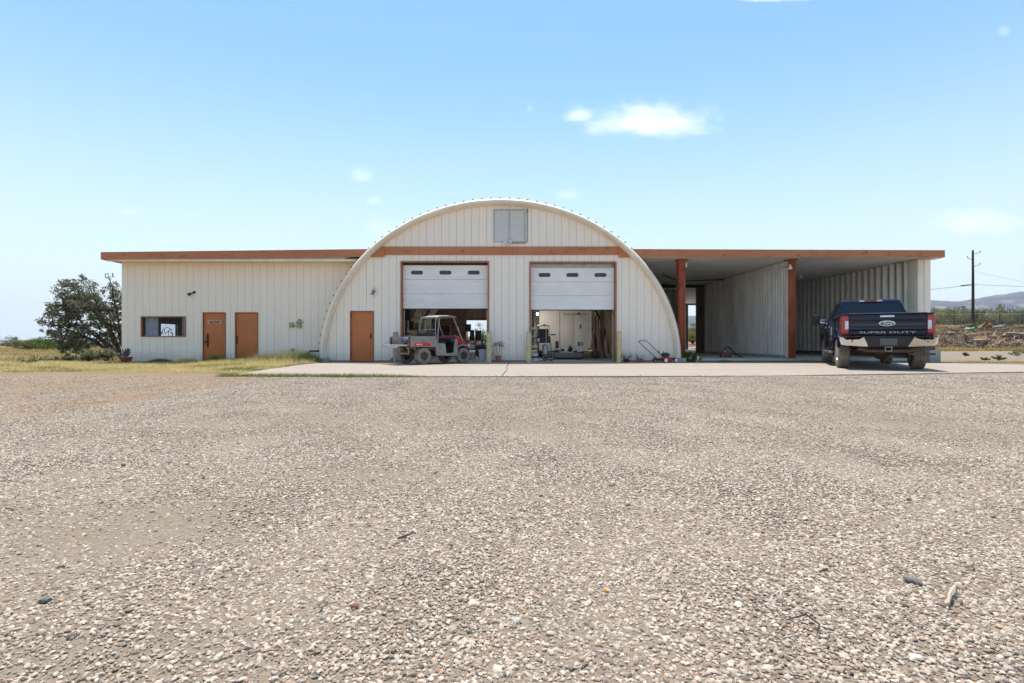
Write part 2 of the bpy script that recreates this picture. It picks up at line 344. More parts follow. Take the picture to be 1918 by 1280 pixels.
# concrete apron in front of the building
def apronmat():
    m, g, b = newmat('apron_concrete')
    P = g.n('NewGeometry').outputs['Position']
    c = g.mix(g.ramp(g.noise(P, .7, 6, .65), [(.35,(0,0,0)),(.65,(1,1,1))]), (0.454,0.403,0.349), (0.410,0.364,0.317))
    st = g.noise(g.n('Mapping', None, Vector=P, Scale=(.35,1.6,1)).outputs[0], 1.1, 6, .7)
    c = g.mix(g.math('MULTIPLY', g.ramp(st, [(.5,(0,0,0)),(.72,(1,1,1))]), .5), c, (0.310,0.266,0.223))
    c = g.mix(g.math('MULTIPLY', g.ramp(g.noise(P, 26, 4, .7), [(.6,(0,0,0)),(.72,(1,1,1))]), .35), c, (0.259,0.223,0.187))
    c = g.mix(1.0, c, (.80,.775,.75), 'MULTIPLY')
    g.set(b.inputs['Base Color'], c); b.inputs['Roughness'].default_value = .85; b.inputs['Specular IOR Level'].default_value = .2
    tyre = g.ramp(g.noise(g.n('Mapping', None, Vector=P, Rotation=(0,0,.5), Scale=(2.2,.22,1)).outputs[0], 1.0, 5, .6), [(.58,(0,0,0)),(.70,(1,1,1))])
    c = g.mix(g.math('MULTIPLY', tyre, .35), c, (.30,.26,.22)); oil = g.ramp(g.noise(P, .9, 5, .7), [(.70,(0,0,0)),(.76,(1,1,1))]); c = g.mix(g.math('MULTIPLY', oil, .5), c, (.19,.16,.14))
    s_ = g.n('SeparateXYZ', None, Vector=P); dust = g.math('MULTIPLY', g.math('SUBTRACT', 1, g.smooth(s_.outputs[1], 12.4, 14.8)), g.ramp(g.noise(P, 2.2, 5, .7), [(.4,(0,0,0)),(.6,(1,1,1))]))
    c = g.mix(g.math('MULTIPLY', dust, .6), c, (.36,.30,.25)); crack = g.n('TexVoronoi', {'feature':'DISTANCE_TO_EDGE'}, Vector=g.mix(.12, P, g.n('TexNoise', None, Vector=P, Scale=1.5).outputs['Color']), Scale=.22).outputs['Distance']
    c = g.mix(g.math('MULTIPLY', g.math('LESS_THAN', crack, .0022), .7), c, (.14,.12,.10))
    bp = g.n('Bump', None, Strength=.3, Distance=.004, Height=g.noise(P, 60, 4, .6)); g.set(b.inputs['Normal'], bp.outputs[0]); return m
MT['apron'] = apronmat()
def strip(pts): return [(x, y + .025*noise.noise((x*1.7, 0, 5))) for x, y in pts]
def edgeline(a, b, n): return [(a[0]+(b[0]-a[0])*i/n, a[1]+(b[1]-a[1])*i/n) for i in range(n)]
jx = WX(951.5, 17)                                # the joint splits the apron in two pours
la = strip(edgeline((-6.7,12.62), (-3,12.35), 14) + edgeline((-3,12.35), (jx-.1,12.3), 12)) + [(jx-.125,12.3), (jx-.02,15.2), (jx-.05,17.2), (jx+.0,19.4), (jx-.012,21.2), (-7.75,21.2), (-7.3,18.4), (-6.95,14.7)]
ra = [(jx-.1,12.3)] + strip(edgeline((jx+.1,12.3), (6,12.5), 20) + edgeline((6,12.5), (13.7,14.2), 24) + edgeline((13.7,14.2), (26,16.6), 16)) + [(26,17.2), (17.5,18.3), (16.2,20), (15.9,21.0), (6.9,21.0), (6.9,21.2), (jx+.012,21.2), (jx+.026,19.4), (jx-.024,17.2), (jx+.006,15.2)]
ap = MB(); ap.prism(la, -.16, 0, 'xy'); ap.prism(ra, -.16, 0, 'xy'); struct(ap.build('concrete_apron', MT['apron'], smooth=0, org=False))

# ------------------------------------------------------------------ boards with openings
def boards(mb, x0, x1, pitch, y0, th, zb, zt, ops=(), gap=.009, sub=1, phase=0):
    x = x0 - phase
    while x < x1 - .005:
        a, b = max(x0, x + gap/2), min(x1, x + pitch - gap/2); x += pitch
        if b - a < .01: continue
        cuts = sorted({a, b} | {o[0] for o in ops if a < o[0] < b} | {o[1] for o in ops if a < o[1] < b} | {a+(b-a)*k/sub for k in range(sub)})
        for p, q in zip(cuts, cuts[1:]):
            if q - p < .003: continue
            mid = (p+q)/2; spans = [(zb, None)]
            for o in sorted([o for o in ops if o[0] < mid < o[1]], key=lambda o: o[2]):
                lo, _ = spans.pop()
                if o[2] > lo + .003: spans.append((lo, o[2]))
                spans.append((o[3], None))
            for lo, hi in spans:
                t0, t1 = (zt(p), zt(q)) if hi is None else (hi, hi)
                if max(t0, t1) < lo + .01: continue
                mb.prism([(p, lo), (q, lo), (q, max(t1, lo+.005)), (p, max(t0, lo+.005))], y0, y0+th, 'xz')
def frame(mb, x0, x1, z0, z1, y0, y1, wd, bottom=False):     # butted frame round an opening (inner size x0..x1)
    mb.box(x0-wd, x0, y0, y1, z0, z1); mb.box(x1, x1+wd, y0, y1, z0, z1); mb.box(x0-wd, x1+wd, y0, y1, z1, z1+wd)
    if bottom: mb.box(x0-wd, x1+wd, y0, y1, z0-wd, z0)

# ------------------------------------------------------------------ arched hall
Yf = 21.05; AX, AA, AB = -.463, 7.13, 6.34
def arch(t, off=0): return (AX + (AA-off)*math.cos(t), (AB-off)*math.sin(t))
def archz(x, off): 
    k = 1 - ((x-AX)/(AA-off))**2
    return (AB-off)*math.sqrt(k) if k > 0 else 0
hall = thing('arched_hall', 'cream arched workshop hall with brown band and two half open roller doors', 'building', (AX, Yf+.4, 0))
DL = (WX(753,Yf), WX(913.5,Yf), WZ(492,Yf)); DR = (WX(994,Yf), WX(1152,Yf), WZ(493,Yf)); DM = (WX(657,Yf), WX(699,Yf), WZ(584,Yf))
LV = (WX(926,Yf), WX(982,Yf), WZ(452,Yf), WZ(394.5,Yf))
ops = [(DL[0]-.05, DL[1]+.05, -1, DL[2]+.05), (DR[0]-.05, DR[1]+.05, -1, DR[2]+.05), (DM[0]-.03, DM[1]+.03, -1, DM[2]+.03)]
bz0, bz1 = WZ(478,Yf), WZ(462.5,Yf)
mb = MB(); off = .16
boards(mb, AX-AA+off+.02, AX+AA-off-.02, .296, Yf, .03, .06, lambda x: archz(x, off), ops, sub=4, phase=.1); mb.build('front_siding', MT['siding'], hall)
mb = MB(); boards(mb, AX-AA+off+.05, AX+AA-off-.05, .6, Yf+.03, .10, .06, lambda x: archz(x, off), ops, gap=0, sub=4); mb.build('front_wall_core', MT['wood'], hall)
xs = [AX-AA+.3, DM[0]-.035, DM[1]+.035, DL[0]-.12, DL[1]+.12, DR[0]-.12, DR[1]+.12, AX+AA-.3]
for a, b in zip(xs[::2], xs[1::2]): MB().box(a, b, Yf-.012, Yf+.12, .0, .058).build('sill_plate', MT['doorframe'], hall)
mb = MB(); mb.prism([(AX-math.sqrt(1-(bz0/(AB-.2))**2)*(AA-.2), bz0), (AX+math.sqrt(1-(bz0/(AB-.2))**2)*(AA-.2), bz0), (AX+math.sqrt(1-(bz1/(AB-.2))**2)*(AA-.2), bz1), (AX-math.sqrt(1-(bz1/(AB-.2))**2)*(AA-.2), bz1)], Yf-.045, Yf-.001, 'xz')
mb.build('fascia_band', MT['fascia'], hall)
# rounded rim along the arch
prof = [(-.0,.12),(-.03,-.10),(-.075,-.26),(-.14,-.34),(-.21,-.33),(-.265,-.24),(-.285,-.08),(-.285,-.01),(-.14,.12)]
mb = MB(); N = 72; rings = []
for k in range(N+1):
    t = PI*k/N; rings.append([(arch(t, -o)[0], Yf+y, arch(t, -o)[1]+.10) for o, y in prof])
mb.loft(rings); mb.build('arch_rim', MT['trim'], hall, smooth=50)
b0 = None
for k in range(1, 62):
    t = PI*k/62; x, z = arch(t, -.010); hl = hall.location
    if b0 is None: b0 = MB().ball((0,0,0), .033, .05, .034, 7, 5).build('rim_bolt', MT['darkmetal'], hall, world=False); o = b0
    else: o = b0.copy(); COL.objects.link(o); o.parent = hall
    o.location = (x-hl.x, Yf-.02-hl.y, z+.10-hl.z)
for sx_ in (-1, 1):
    mb = MB(); x = AX+sx_*(AA-.17); mb.box(x-.24, x+.24, Yf-.42, Yf-.02, -.02, .16); mb.build('footing', MT['concrete'], hall, bevel=.02)
# corrugated vault
def vaultmat():
    m, g, b = newmat('corrugated_vault')
    P = g.n('NewGeometry').outputs['Position']
    f = g.ramp(g.noise(g.n('Mapping', None, Vector=P, Scale=(.6,.3,.6)).outputs[0], 1.0, 6, .7), [(.4,(0,0,0)),(.65,(1,1,1))])
    g.set(b.inputs['Base Color'], g.mix(f, (.80,.68,.52), (.58,.40,.25))); b.inputs['Roughness'].default_value = .6; return m
MT['vault'] = vaultmat()
ny_, nt_ = 430, 56; ys = np.linspace(Yf+.13, 46, ny_); ts = np.linspace(.0, PI, nt_)
Yg, Tg = np.meshgrid(ys, ts, indexing='ij'); o_ = .06 + .045*np.sin(Yg*2*PI/.36)
vv = np.stack([(AA-o_)*np.cos(Tg), Yg-Yf-.4, (AB-o_)*np.sin(Tg)+.08], -1).reshape(-1,3)
ii, jj = np.meshgrid(np.arange(ny_-1), np.arange(nt_-1), indexing='ij'); yy_ = ys[ii]; lit = np.zeros_like(ii, bool)
for ya, yb in ((23.2,25.4),(28,30.2),(33,35.2),(38,40.2),(42.5,44.7)): lit |= (yy_ > ya) & (yy_ < yb) & (((jj >= 20) & (jj < 24) & (yy_ > 37)) | ((jj >= 31) & (jj < 35)))
q = (ii*nt_+jj)[~lit].ravel(); ql = (ii*nt_+jj)[lit].ravel()
raw('vault', vv, np.stack([q, q+1, q+nt_+1, q+nt_], -1), MT['vault'], hall, smooth=True)
skm, g, b = newmat('added_skylight_sheet'); tl = g.n('BsdfTranslucent', None, Color=(.75,.75,.70)); g.L.new(tl.outputs[0], skm.node_tree.nodes['Material Output'].inputs['Surface'])  # unseen roof panels, added to let daylight brighten the hall inside
raw('added_skylight', vv, np.stack([ql, ql+1, ql+nt_+1, ql+nt_], -1), skm, hall, smooth=True)
for yb in (26, 31, 36, 41):
    rings = []
    for k in range(41):
        t = PI*k/40; rings.append([(arch(t, o)[0], yb+y, arch(t, o)[1]) for o, y in ((.14,-.05),(.14,.05),(.28,.05),(.28,-.05))])
    MB().loft(rings).build('vault_rib', MT['darkmetal'], hall)
mb = MB(); by = 46.0; bop = [(WX(874,by), WX(874,by)+5.6, -1, 2.62)]
zz = .05
while zz < AB-.1:       # rear wall: horizontal weathered planks, laid one above the other
    hh = .23; xx = math.sqrt(max(0, 1-((zz+hh)/(AB-.1))**2))*(AA-.1)
    for a, b in ((AX-xx, bop[0][0]), (bop[0][1], AX+xx)) if zz < 2.6 else ((AX-xx, AX+xx),):
        if b > a: mb.box(a, b, by-.02*(1+(int(zz*10) % 2)), by+.04, zz, zz+hh-.02)
    zz += hh
rr_ = [(AX+(AA+.02)*math.cos(PI*k/40), (AB+.02)*math.sin(PI*k/40)+.08) for k in range(41)]
l_ = [p for p in rr_ if p[0] <= bop[0][0]]; r_ = [p for p in rr_ if p[0] >= bop[0][1]]
mb.prism([(AX-AA-.02,.05),(bop[0][0],.05),(bop[0][0],2.62),(bop[0][1],2.62),(bop[0][1],.05),(AX+AA+.02,.05)]+rr_, by+.05, by+.1, 'xz')
mb.build('rear_wall', M('dark_planks', (.22,.15,.10), .8, var=.45, scale=1.5, stretch=(.3,1,3)), hall)
mb = MB(); mb.box(bop[0][0]-.1, bop[0][1]+.1, by-.12, by-.05, 2.62, 2.74); mb.box(bop[0][0]-.12, bop[0][0], by-.12, by-.05, .04, 2.62); mb.box(bop[0][1], bop[0][1]+.12, by-.12, by-.05, .04, 2.62)
mb.box(bop[0][0]+.1, bop[0][0]+1.4, by-.16, by-.13, 2.8, 3.7); mb.box(bop[0][0]+1.6, bop[0][0]+3.2, by-.16, by-.13, 2.8, 3.7); mb.build('rear_door_frame', MT['wood'], hall)
struct(MB().box(AX-AA+.1, AX+AA-.1, 21.2, 46.3, -.16, .003).build('hall_floor', M('floor_concrete', (.45,.43,.41), .7, var=.25, scale=1.2), smooth=0))
# man door
def door(parent, x0, x1, z1, Y, hinge=1, z0=.02):
    mb = MB(); frame(mb, x0, x1, z0, z1, Y-.02, Y+.1, .028); mb.build('door_frame', MT['doorframe'], parent)
    mb = MB(); mb.box(x0+.008, x1-.008, Y+.025, Y+.07, z0+.01, z1-.01); d = mb.build('door', MT['door'], parent, bevel=.004)
    for hz in (.25, 1.05, 1.75):
        xx = x1-.012 if hinge > 0 else x0+.012
        MB().tube([(xx, Y+.01, hz), (xx, Y+.01, hz+.11)], .014, 6).build('hinge', MT['darkmetal'], d)
    return d
d = door(hall, *DM, Yf, -1)
mb = MB(); hx = DM[1]-.09; mb.box(hx-.03, hx+.03, Yf+.012, Yf+.024, .92, 1.12); mb.lathe([(.0,-.07),(.03,-.06),(.035,-.035),(.015,-.02),(.015,.0)], 12, (hx, Yf+.012, .97), 'y'); mb.build('door_handle', MT['darkmetal'], d)
# roller doors
for (x0, x1, z1), zb in ((DL, WZ(578,Yf)), (DR, WZ(580,Yf))):
    mb = MB(); frame(mb, x0, x1, .004, z1, Yf-.05, Yf+.14, .055); fr = mb.build('roller_door_frame', MT['doorframe'], hall)
    lines = [WZ(p, Yf) for p in ((496,523,550) if x0 < -2 else (501,527.5,553.5))] + [zb]
    mb = MB(); y0 = Yf+.16
    for a, b in zip(lines[1:], lines):
        n = 5; hh = (b-a-.012)/n
        for k in range(n):     # shallow ribs across each section
            z0 = a+.006+k*hh; mb.prism([(y0, z0), (y0, z0+hh*.82), (y0+.008, z0+hh*.86), (y0+.008, z0+hh*.96), (y0, z0+hh), (y0+.04, z0+hh), (y0+.04, z0)], x0+.01, x1-.01, 'yz')
    mb.box(x0+.011, x1-.011, y0+.041, y0+.044, zb+.006, lines[0]); s = mb.build('roller_door', MT['shutter'], hall)
    if True: MB().box(x0+.01, x1-.01, y0+.045, y0+.06, lines[0]+.005, z1+.10).build('top_section', MT['galv'] if x0 > 0 else MT['darkmetal'], hall)
    wz = WZ(510 if x0 < -2 else 514.5, Yf)
    for fx in (.167, .5, .834):
        cx = x0+(x1-x0)*fx; ww, hh = .235, .075
        def rr(ww, hh, r): return [(cx+sx_*(ww-r)+r*math.cos(a), wz+sz_*(hh-r)+r*math.sin(a)) for sx_, sz_, a0 in ((1,1,0),(-1,1,PI/2),(-1,-1,PI),(1,-1,1.5*PI)) for a in [a0+PI/2*k/5 for k in range(6)]]
        mb = MB(); mb.prism(rr(ww, hh, .07), y0-.014, y0+.01, 'xz'); wn = mb.build('door_window', MT['black'], s, smooth=0)
        mb = MB(); mb.prism(rr(ww-.025, hh-.025, .05), y0-.018, y0-.0145, 'xz'); mb.build('pane', M('dark_glass', (.03,.032,.035), .08), wn, smooth=0)
    MB().box(x0+.012, x1-.012, y0-.004, y0+.044, zb-.03, zb+.004).build('bottom_seal', MT['rubber'], s)
    for xx in (x0+.03, x1-.03): MB().tube([(xx, Yf+.26, .02), (xx, Yf+.26, zb+.6)] + [(xx, Yf+.26+.45*math.sin(a), zb+1.05-.45*math.cos(a)) for a in (.4,.8,1.2,1.57)] + [(xx, Yf+3.0, zb+1.05)], .025, 6).build('door_track', MT['galv'], hall)
# louvre vent and conduit
mb = MB(); x0, x1, z0, z1 = LV; frame(mb, x0, x1, z0, z1, Yf-.06, Yf-.001, .035, True); xm = (x0+x1)/2; mb.box(xm-.012, xm+.012, Yf-.062, Yf-.002, z0, z1)
lv = mb.build('louvre_vent', MT['galv'], hall)
mb = MB(); n = 15
for a, b in ((x0, xm-.012), (xm+.012, x1)):
    for k in range(n):
        z = z0+(z1-z0)*k/n; mb.prism([(Yf-.052, z+.004), (Yf-.012, z+(z1-z0)/n-.006), (Yf-.006, z+(z1-z0)/n-.006), (Yf-.046, z+.004)], a+.003, b-.003, 'yz')
mb.build('louvre_blade', MT['white'], lv)
cx_ = WX(987.5, Yf)
mb = MB(); zc = WZ(456, Yf); mb.tube([(WX(958,Yf), Yf-.03, zc), (cx_-.08, Yf-.03, zc), (cx_-.025, Yf-.03, zc+.025), (cx_, Yf-.03, zc+.09), (cx_, Yf-.03, WZ(397,Yf))], .016, 6)
mb.box(cx_-.03, cx_+.03, Yf-.06, Yf-.002, WZ(398,Yf), WZ(392,Yf)); mb.build('conduit', MT['greyplastic'], hall)

# ------------------------------------------------------------------ left wing
Yw = 21.7; wx0, wx1 = WX(228, Yw), -4.2
wing = thing('long_wing', 'long low cream wing with flat brown roof edge, one window and two doors', 'building', ((wx0+AX-AA)/2, Yw+5, 0))
wtop = 4.03
WN = (WX(266,Yw), WX(346.5,Yw), WZ(629.5,Yw), WZ(594.5,Yw)); D1 = (WX(381,Yw), WX(422,Yw), WZ(586.5,Yw)); D2 = (WX(441.5,Yw), WX(482.5,Yw), WZ(586.5,Yw))
ops = [(WN[0]-.04, WN[1]+.04, WN[2]-.04, WN[3]+.04), (D1[0]-.03, D1[1]+.03, -1, D1[2]+.03), (D2[0]-.03, D2[1]+.03, -1, D2[2]+.03)]
def hidden(x): return wtop - .005
mb = MB(); boards(mb, wx0, -6.2, .298, Yw, .03, -.06, hidden, ops, phase=.05); mb.build('front_siding', MT['siding'], wing)
mb = MB(); boards(mb, wx0+.03, -6.2, .9, Yw+.03, .1, -.06, hidden, ops, gap=0); mb.build('front_wall_core', MT['wood'], wing)
mb = MB(); sw = (23.95, 25.15, 1.0, 1.6)
for k in range(34):
    y0 = Yw+.14+k*.298; y1 = y0+.288
    cuts = [(y0, y1)] if y1 < sw[0] or y0 > sw[1] else [(y0, min(y1, sw[0])), (max(y0, sw[0]), min(y1, sw[1])), (max(y0, sw[1]), y1)]
    for a, b in cuts:
        if b-a < .01: continue
        if sw[0]-.001 <= a and b <= sw[1]+.001: mb.box(wx0, wx0+.12, a, b, -.06, sw[2]); mb.box(wx0, wx0+.12, a, b, sw[3], wtop-.005)
        else: mb.box(wx0, wx0+.12, a, b, -.06, wtop-.005)
mb.build('side_wall', MT['siding'], wing)
MB().box(wx0+.13, -7.2, 31.85, 31.97, -.06, wtop-.005).build('rear_wall', MT['siding'], wing)
MB().box(wx0+.13, -6.9, Yw+.2, 31.8, -.05, .01).build('floor', MT['concrete'], wing, smooth=0)
fx0, fx1 = WX(190, 21), -5.0
def fz(x): return 4.31 + (x-fx0)/(WX(690,21)-fx0)*.12
mb = MB(); mb.prism([(fx0, fz(fx0)-.29), (-5.0, fz(-5.0)-.305), (-5.0, fz(-5.0)), (fx0, fz(fx0))], 20.96, 21.0, 'xz'); mb.build('fascia', MT['fascia'], wing)
mb = MB(); mb.box(fx0, fx0+.04, 21.001, 32.3, fz(fx0)-.29, fz(fx0)-.004); mb.build('end_fascia', MT['fascia'], wing)
mb = MB(); mb.prism([(fx0+.041, wtop+.02), (-6.6, wtop+.02), (-5.6, fz(-5.6)-.03), (fx0+.041, fz(fx0)-.03)], 21.003, 32.25, 'xz'); mb.build('roof', MT['concrete'], wing, smooth=0)
mb = MB(); mb.box(fx0+.2, -6.0, 21.003, Yw-.002, wtop, wtop+.018); mb.box(fx0+.2, wx0-.002, Yw, 32.2, wtop, wtop+.018); mb.box(fx0+.2, -6.0, 21.04, 21.08, wtop-.07, wtop-.001); mb.build('soffit', MT['trim'], wing)
# window
mb = MB(); frame(mb, WN[0], WN[1], WN[2], WN[3], Yw-.03, Yw+.09, .04, True); wf = mb.build('window', MT['doorframe'], wing)
mb = MB(); mb.box(WN[0], WN[1], Yw+.05, Yw+.056, WN[2], WN[3]); mb.build('pane', MT['glass'], wf, smooth=0)
MTcurt = M('pale_curtain', (.88,.88,.88), .9, var=.12)
for a, b in ((WX(267,Yw), WX(291,Yw)), (WX(336.5,Yw), WX(346,Yw))):
    rg = []; n = 28
    for k in range(n+1):
        x = a+(b-a)*k/n; y = Yw+.17+.03*math.sin(k*1.9); rg.append([(x, y, WN[2]-.1), (x, y, WN[3]+.1), (x, y+.01, WN[3]+.1), (x, y+.01, WN[2]-.1)])
    MB().loft(rg).build('curtain', MTcurt, wing)
mb = MB(); mb.box(wx0+.02, wx0+.06, sw[0]-.001, sw[1]+.001, sw[2]-.0, sw[2]+.05); mb.box(wx0+.02, wx0+.06, sw[0], sw[0]+.04, sw[2]+.05, sw[3]); mb.box(wx0+.02, wx0+.06, sw[1]-.04, sw[1], sw[2]+.05, sw[3])
yc = (sw[0]+sw[1])/2
for c, r, a0, a1 in (((24.5,1.02), .42, .3, 2.9), ((24.75,1.2), .18, 1.3, 6.0), ((24.2,1.28), .12, 3.6, 7.0), ((24.6,.98), .28, .3, 2.6)):
    mb.tube([(wx0+.04, c[0]+r*math.cos(a), c[1]+r*math.sin(a)) for a in np.linspace(a0, a1, 14)], .014, 5)
mb.build('side_window_ironwork', MT['darkmetal'], wing)
# doors of the wing
d = door(wing, *D1, Yw, 1)
mb = MB(); hx = D1[0]+.17; mb.tube([(hx, Yw+.02, 1.06), (hx, Yw-.05, 1.04), (hx, Yw-.05, .66), (hx, Yw+.02, .62)], .016, 6); mb.box(hx-.03, hx+.03, Yw+.015, Yw+.0245, .55, 1.14); mb.box(hx-.14, hx-.03, Yw-.01, Yw+.024, .76, .82); mb.build('door_handle', MT['darkmetal'], d, bevel=.003)
sx0, sx1, sz0, sz1 = WX(389,Yw), WX(413.8,Yw), WZ(607,Yw), WZ(600.8,Yw)
sg = MB().box(sx0, sx1, Yw+.012, Yw+.0245, sz0, sz1).build('door_sign', M('faded_sign', (.62,.42,.32), .5, var=.15), d)
MB().box(sx0+.04, sx0+.25, Yw+.009, Yw+.0118, sz0+.025, sz1-.025).box(sx0+.275, sx1-.05, Yw+.009, Yw+.0118, sz0+.025, sz1-.025).build('sign_panel', M('worn_sign_panel', (.23,.10,.06), .6, var=.35, scale=18), sg)
d = door(wing, *D2, Yw, 1)
mb = MB(); hx = D2[0]+.05; mb.tube([(hx, Yw+.02, .98), (hx, Yw-.03, .95), (hx, Yw-.03, .80), (hx, Yw+.02, .77)], .012, 6); mb.box(hx-.02, hx+.02, Yw+.016, Yw+.0245, .7, 1.05); mb.build('door_handle', MT['darkmetal'], d)

# ------------------------------------------------------------------ open carport
px1 = 16.46; cf = .12; ctop = 4.10
port = thing('open_carport', 'open fronted carport bays with flat roof, rust red posts and ribbed end wall', 'building', (11.5, 26, 0))
gx1 = WX(1768.5, 21)
def fz2(x): return 4.43 + (x-5.0)/(gx1-5.0)*(4.385-4.43)
mb = MB(); mb.prism([(4.2, fz2(5)-.325), (gx1, fz2(gx1)-.275), (gx1, fz2(gx1)), (4.2, fz2(4.2))], 20.96, 21.0, 'xz'); mb.build('fascia', MT['fascia'], port)
MB().box(gx1-.04, gx1, 21.001, 33, fz2(gx1)-.275, fz2(gx1)-.004).build('end_fascia', MT['fascia'], port)
mb = MB(); mb.prism([(5.2, ctop+.08), (gx1-.041, ctop+.08), (gx1-.041, fz2(gx1)-.02), (4.6, fz2(4.6)-.02)], 21.002, 46, 'xz'); mb.build('roof', MT['concrete'], port, smooth=0)
# corrugated ceiling sheet
ny_ = 560; ys = np.linspace(21.002, 46, ny_); zc = ctop+.03+.022*np.sign(np.sin(ys*2*PI/.27))*np.abs(np.sin(ys*2*PI/.27))**.5
vv = np.concatenate([np.stack([np.full(ny_, 4.4), ys, zc], -1), np.stack([np.full(ny_, gx1-.05), ys, zc], -1)]) - np.array([11.5,26,0]); q = np.arange(ny_-1)
raw('ceiling', vv, np.stack([q, q+1, q+ny_+1, q+ny_], -1), M('ceiling_sheet', (.62,.62,.61), .55, .1, var=.2, scale=.8, spot=((.33,.25,.18), .7, .62)), port)
for a, b in ((31.0,31.16),(45.8,45.95)): MB().box(5.0, px1, a, b, ctop-.18, ctop-.01).build('roof_beam', MT['darkmetal'], port)
mb = MB(); mb.box(gx1-.45, gx1-.06, 21.02, 21.5, ctop-.02, ctop+.07); mb.build('soffit', MT['trim'], port)
# columns: rusted steel sections with cap plates
def column(x0, x1, Y, zb):
    mb = MB(); w = x1-x0; t = .022
    mb.box(x0, x1, Y, Y+t, zb, ctop-.03); mb.box(x0, x1, Y+.24, Y+.24+t, zb, ctop-.03); mb.box(x0+w/2-.015, x0+w/2+.015, Y+t, Y+.24, zb, ctop-.03)
    mb.box(x0+.04, x0+.07, Y-.03, Y-.001, zb, ctop-.2); mb.box(x1-.075, x1-.045, Y-.03, Y-.001, zb, ctop-.2)
    mb.box(x0-.05, x1+.07, Y-.06, Y+.32, ctop-.03, ctop+.005); mb.box(x0-.06, x1+.06, Y-.06, Y+.32, zb-.02, zb+.02)
    mb.build('column', MT['rust'], port, bevel=.004, seg=1)
column(WX(1270.5,21.5), WX(1284,21.5), 21.5, 0); column(WX(1477,21.5), WX(1490.5,21.5), 21.5, cf)
# partition of vertical sheets, with a dark boarded tail
pX = 11.19; mb = MB(); n = 40; pts = []
for k in range(n*4+1):
    y = 21.78+(31.0-21.78)*k/(n*4); ph = k % 4; pts.append((pX+(.075 if ph == 2 else (.02 if ph == 1 else 0)), y))
poly = pts + [(pX+.1, 31.0), (pX+.1, 21.78)]
mb.prism(poly, .24, ctop-.01, 'xy'); mb.build('partition', M('weathered_sheet', (.70,.68,.64), .7, .15, var=.3, scale=1.2, stretch=(1,1,.3), spot=((.45,.38,.31), 1.5, .60)), port, smooth=0)
MB().box(pX-.03, pX+.09, 21.75, 31.3, .1, .238).build('partition_curb', MT['concrete'], port)
mb = MB()
for k in range(7): mb.box(pX-.04-.01*(k % 2), pX+.08, 31.02+k*.2, 31.2+k*.2, .08, ctop-.02)
mb.build('partition_tail', M('dark_boards', (.16,.11,.085), .85, var=.4, scale=2, stretch=(1,1,.3)), port)
MB().box(pX-.05, pX+.1, 21.66, 21.77, cf, ctop-.02).build('partition_end_trim', MT['trim'], port)
# deep ribbed end wall
MB().box(px1-.03, px1+.02, 22.0, 31.4, .30, ctop+.01).build('end_wall_backing', M('groove_shade_backing', (.13,.09,.07), .8, .1, var=.5, scale=1.5, stretch=(1,1,.25)), port)  # dark sheet whose colour stands in for the shade between the ribs
MT['rib'] = M('ribbed_sheet', (.80,.77,.72), .6, .05, var=.18, scale=1.5, stretch=(1,1,.25), spot=((.46,.36,.27), 1.2, .64))
y = 22.02
while y < 31.2:
    pr_ = [(px1-.032, y)] + [(px1-.032-.17*math.sin(PI*k/8), y+.125-.125*math.cos(PI*k/8)) for k in range(1,8)] + [(px1-.032, y+.25)]
    MB().prism(pr_, .30, ctop+.004, 'xy').build('wall_rib', MT['rib'], port, smooth=60); y += .425
MB().box(px1-.05, px1+.04, 21.9, 31.4, .0, .298).build('end_wall_curb', MT['wood'], port)
ex0, ex1, ex2 = WX(1720,21.4), WX(1732,21.4), WX(1743,21.4)
MB().box(ex1-.002, ex2, 21.4, 21.46, -.05, ctop+.01).build('end_wall_front_panel', MT['siding'], port)
MB().box(ex0, ex1-.004, 21.42, 21.99, -.05, ctop+.005).build('end_wall_post', MT['trim'], port, bevel=.02)
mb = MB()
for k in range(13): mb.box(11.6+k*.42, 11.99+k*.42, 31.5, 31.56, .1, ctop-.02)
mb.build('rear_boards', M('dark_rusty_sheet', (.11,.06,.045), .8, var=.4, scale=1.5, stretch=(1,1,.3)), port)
for x in (WX(1287,45), WX(1440,45)): MB().box(x-.09, x+.09, 45.0, 45.18, .05, ctop-.2).build('rear_post', MT['darkmetal'], port)
mb = MB()
for k in range(9): mb.box(6.75+k*.4, 7.12+k*.4, 33.5, 33.56, .05, ctop-.02)
mb.build('rear_partition', M('dark_sheet', (.34,.29,.24), .7, var=.3, scale=1.5, stretch=(1,1,.3)), port)
for q_ in ([(7.2,25.5,3.98),(8.8,28.0,3.96),(10.9,27.4,3.98)], [(6.9,29,3.95),(9.6,30.2,3.93)], [(8.6,38,3.9),(11.0,40,3.92)]): MB().tube(q_, .035, 6).build('ceiling_conduit', MT['darkmetal'], port)
struct(MB().box(6.75, 16.4, 21.22, 46, -.16, cf).build('carport_floor', M('carport_concrete', (.58,.53,.46), .85, var=.25, scale=.9), smooth=0))

# ------------------------------------------------------------------ the air: one even, very thin haze over the whole place
hz_ = MB().box(-6400,6400,-280,6500,-120,440).build('haze', None, smooth=0, org=False); tag(hz_, kind='stuff'); hz_.display_type = 'WIRE'
hm = bpy.data.materials.new('haze'); hm.use_nodes = True; hm.node_tree.nodes.clear(); gh = G(hm.node_tree)
vo = gh.n('VolumePrincipled', None, Color=(.80,.87,1.0), Density=.00009, Anisotropy=.1); mo = gh.n('OutputMaterial'); gh.L.new(vo.outputs[0], mo.inputs['Volume'])
hz_.data.materials.clear(); hz_.data.materials.append(hm)
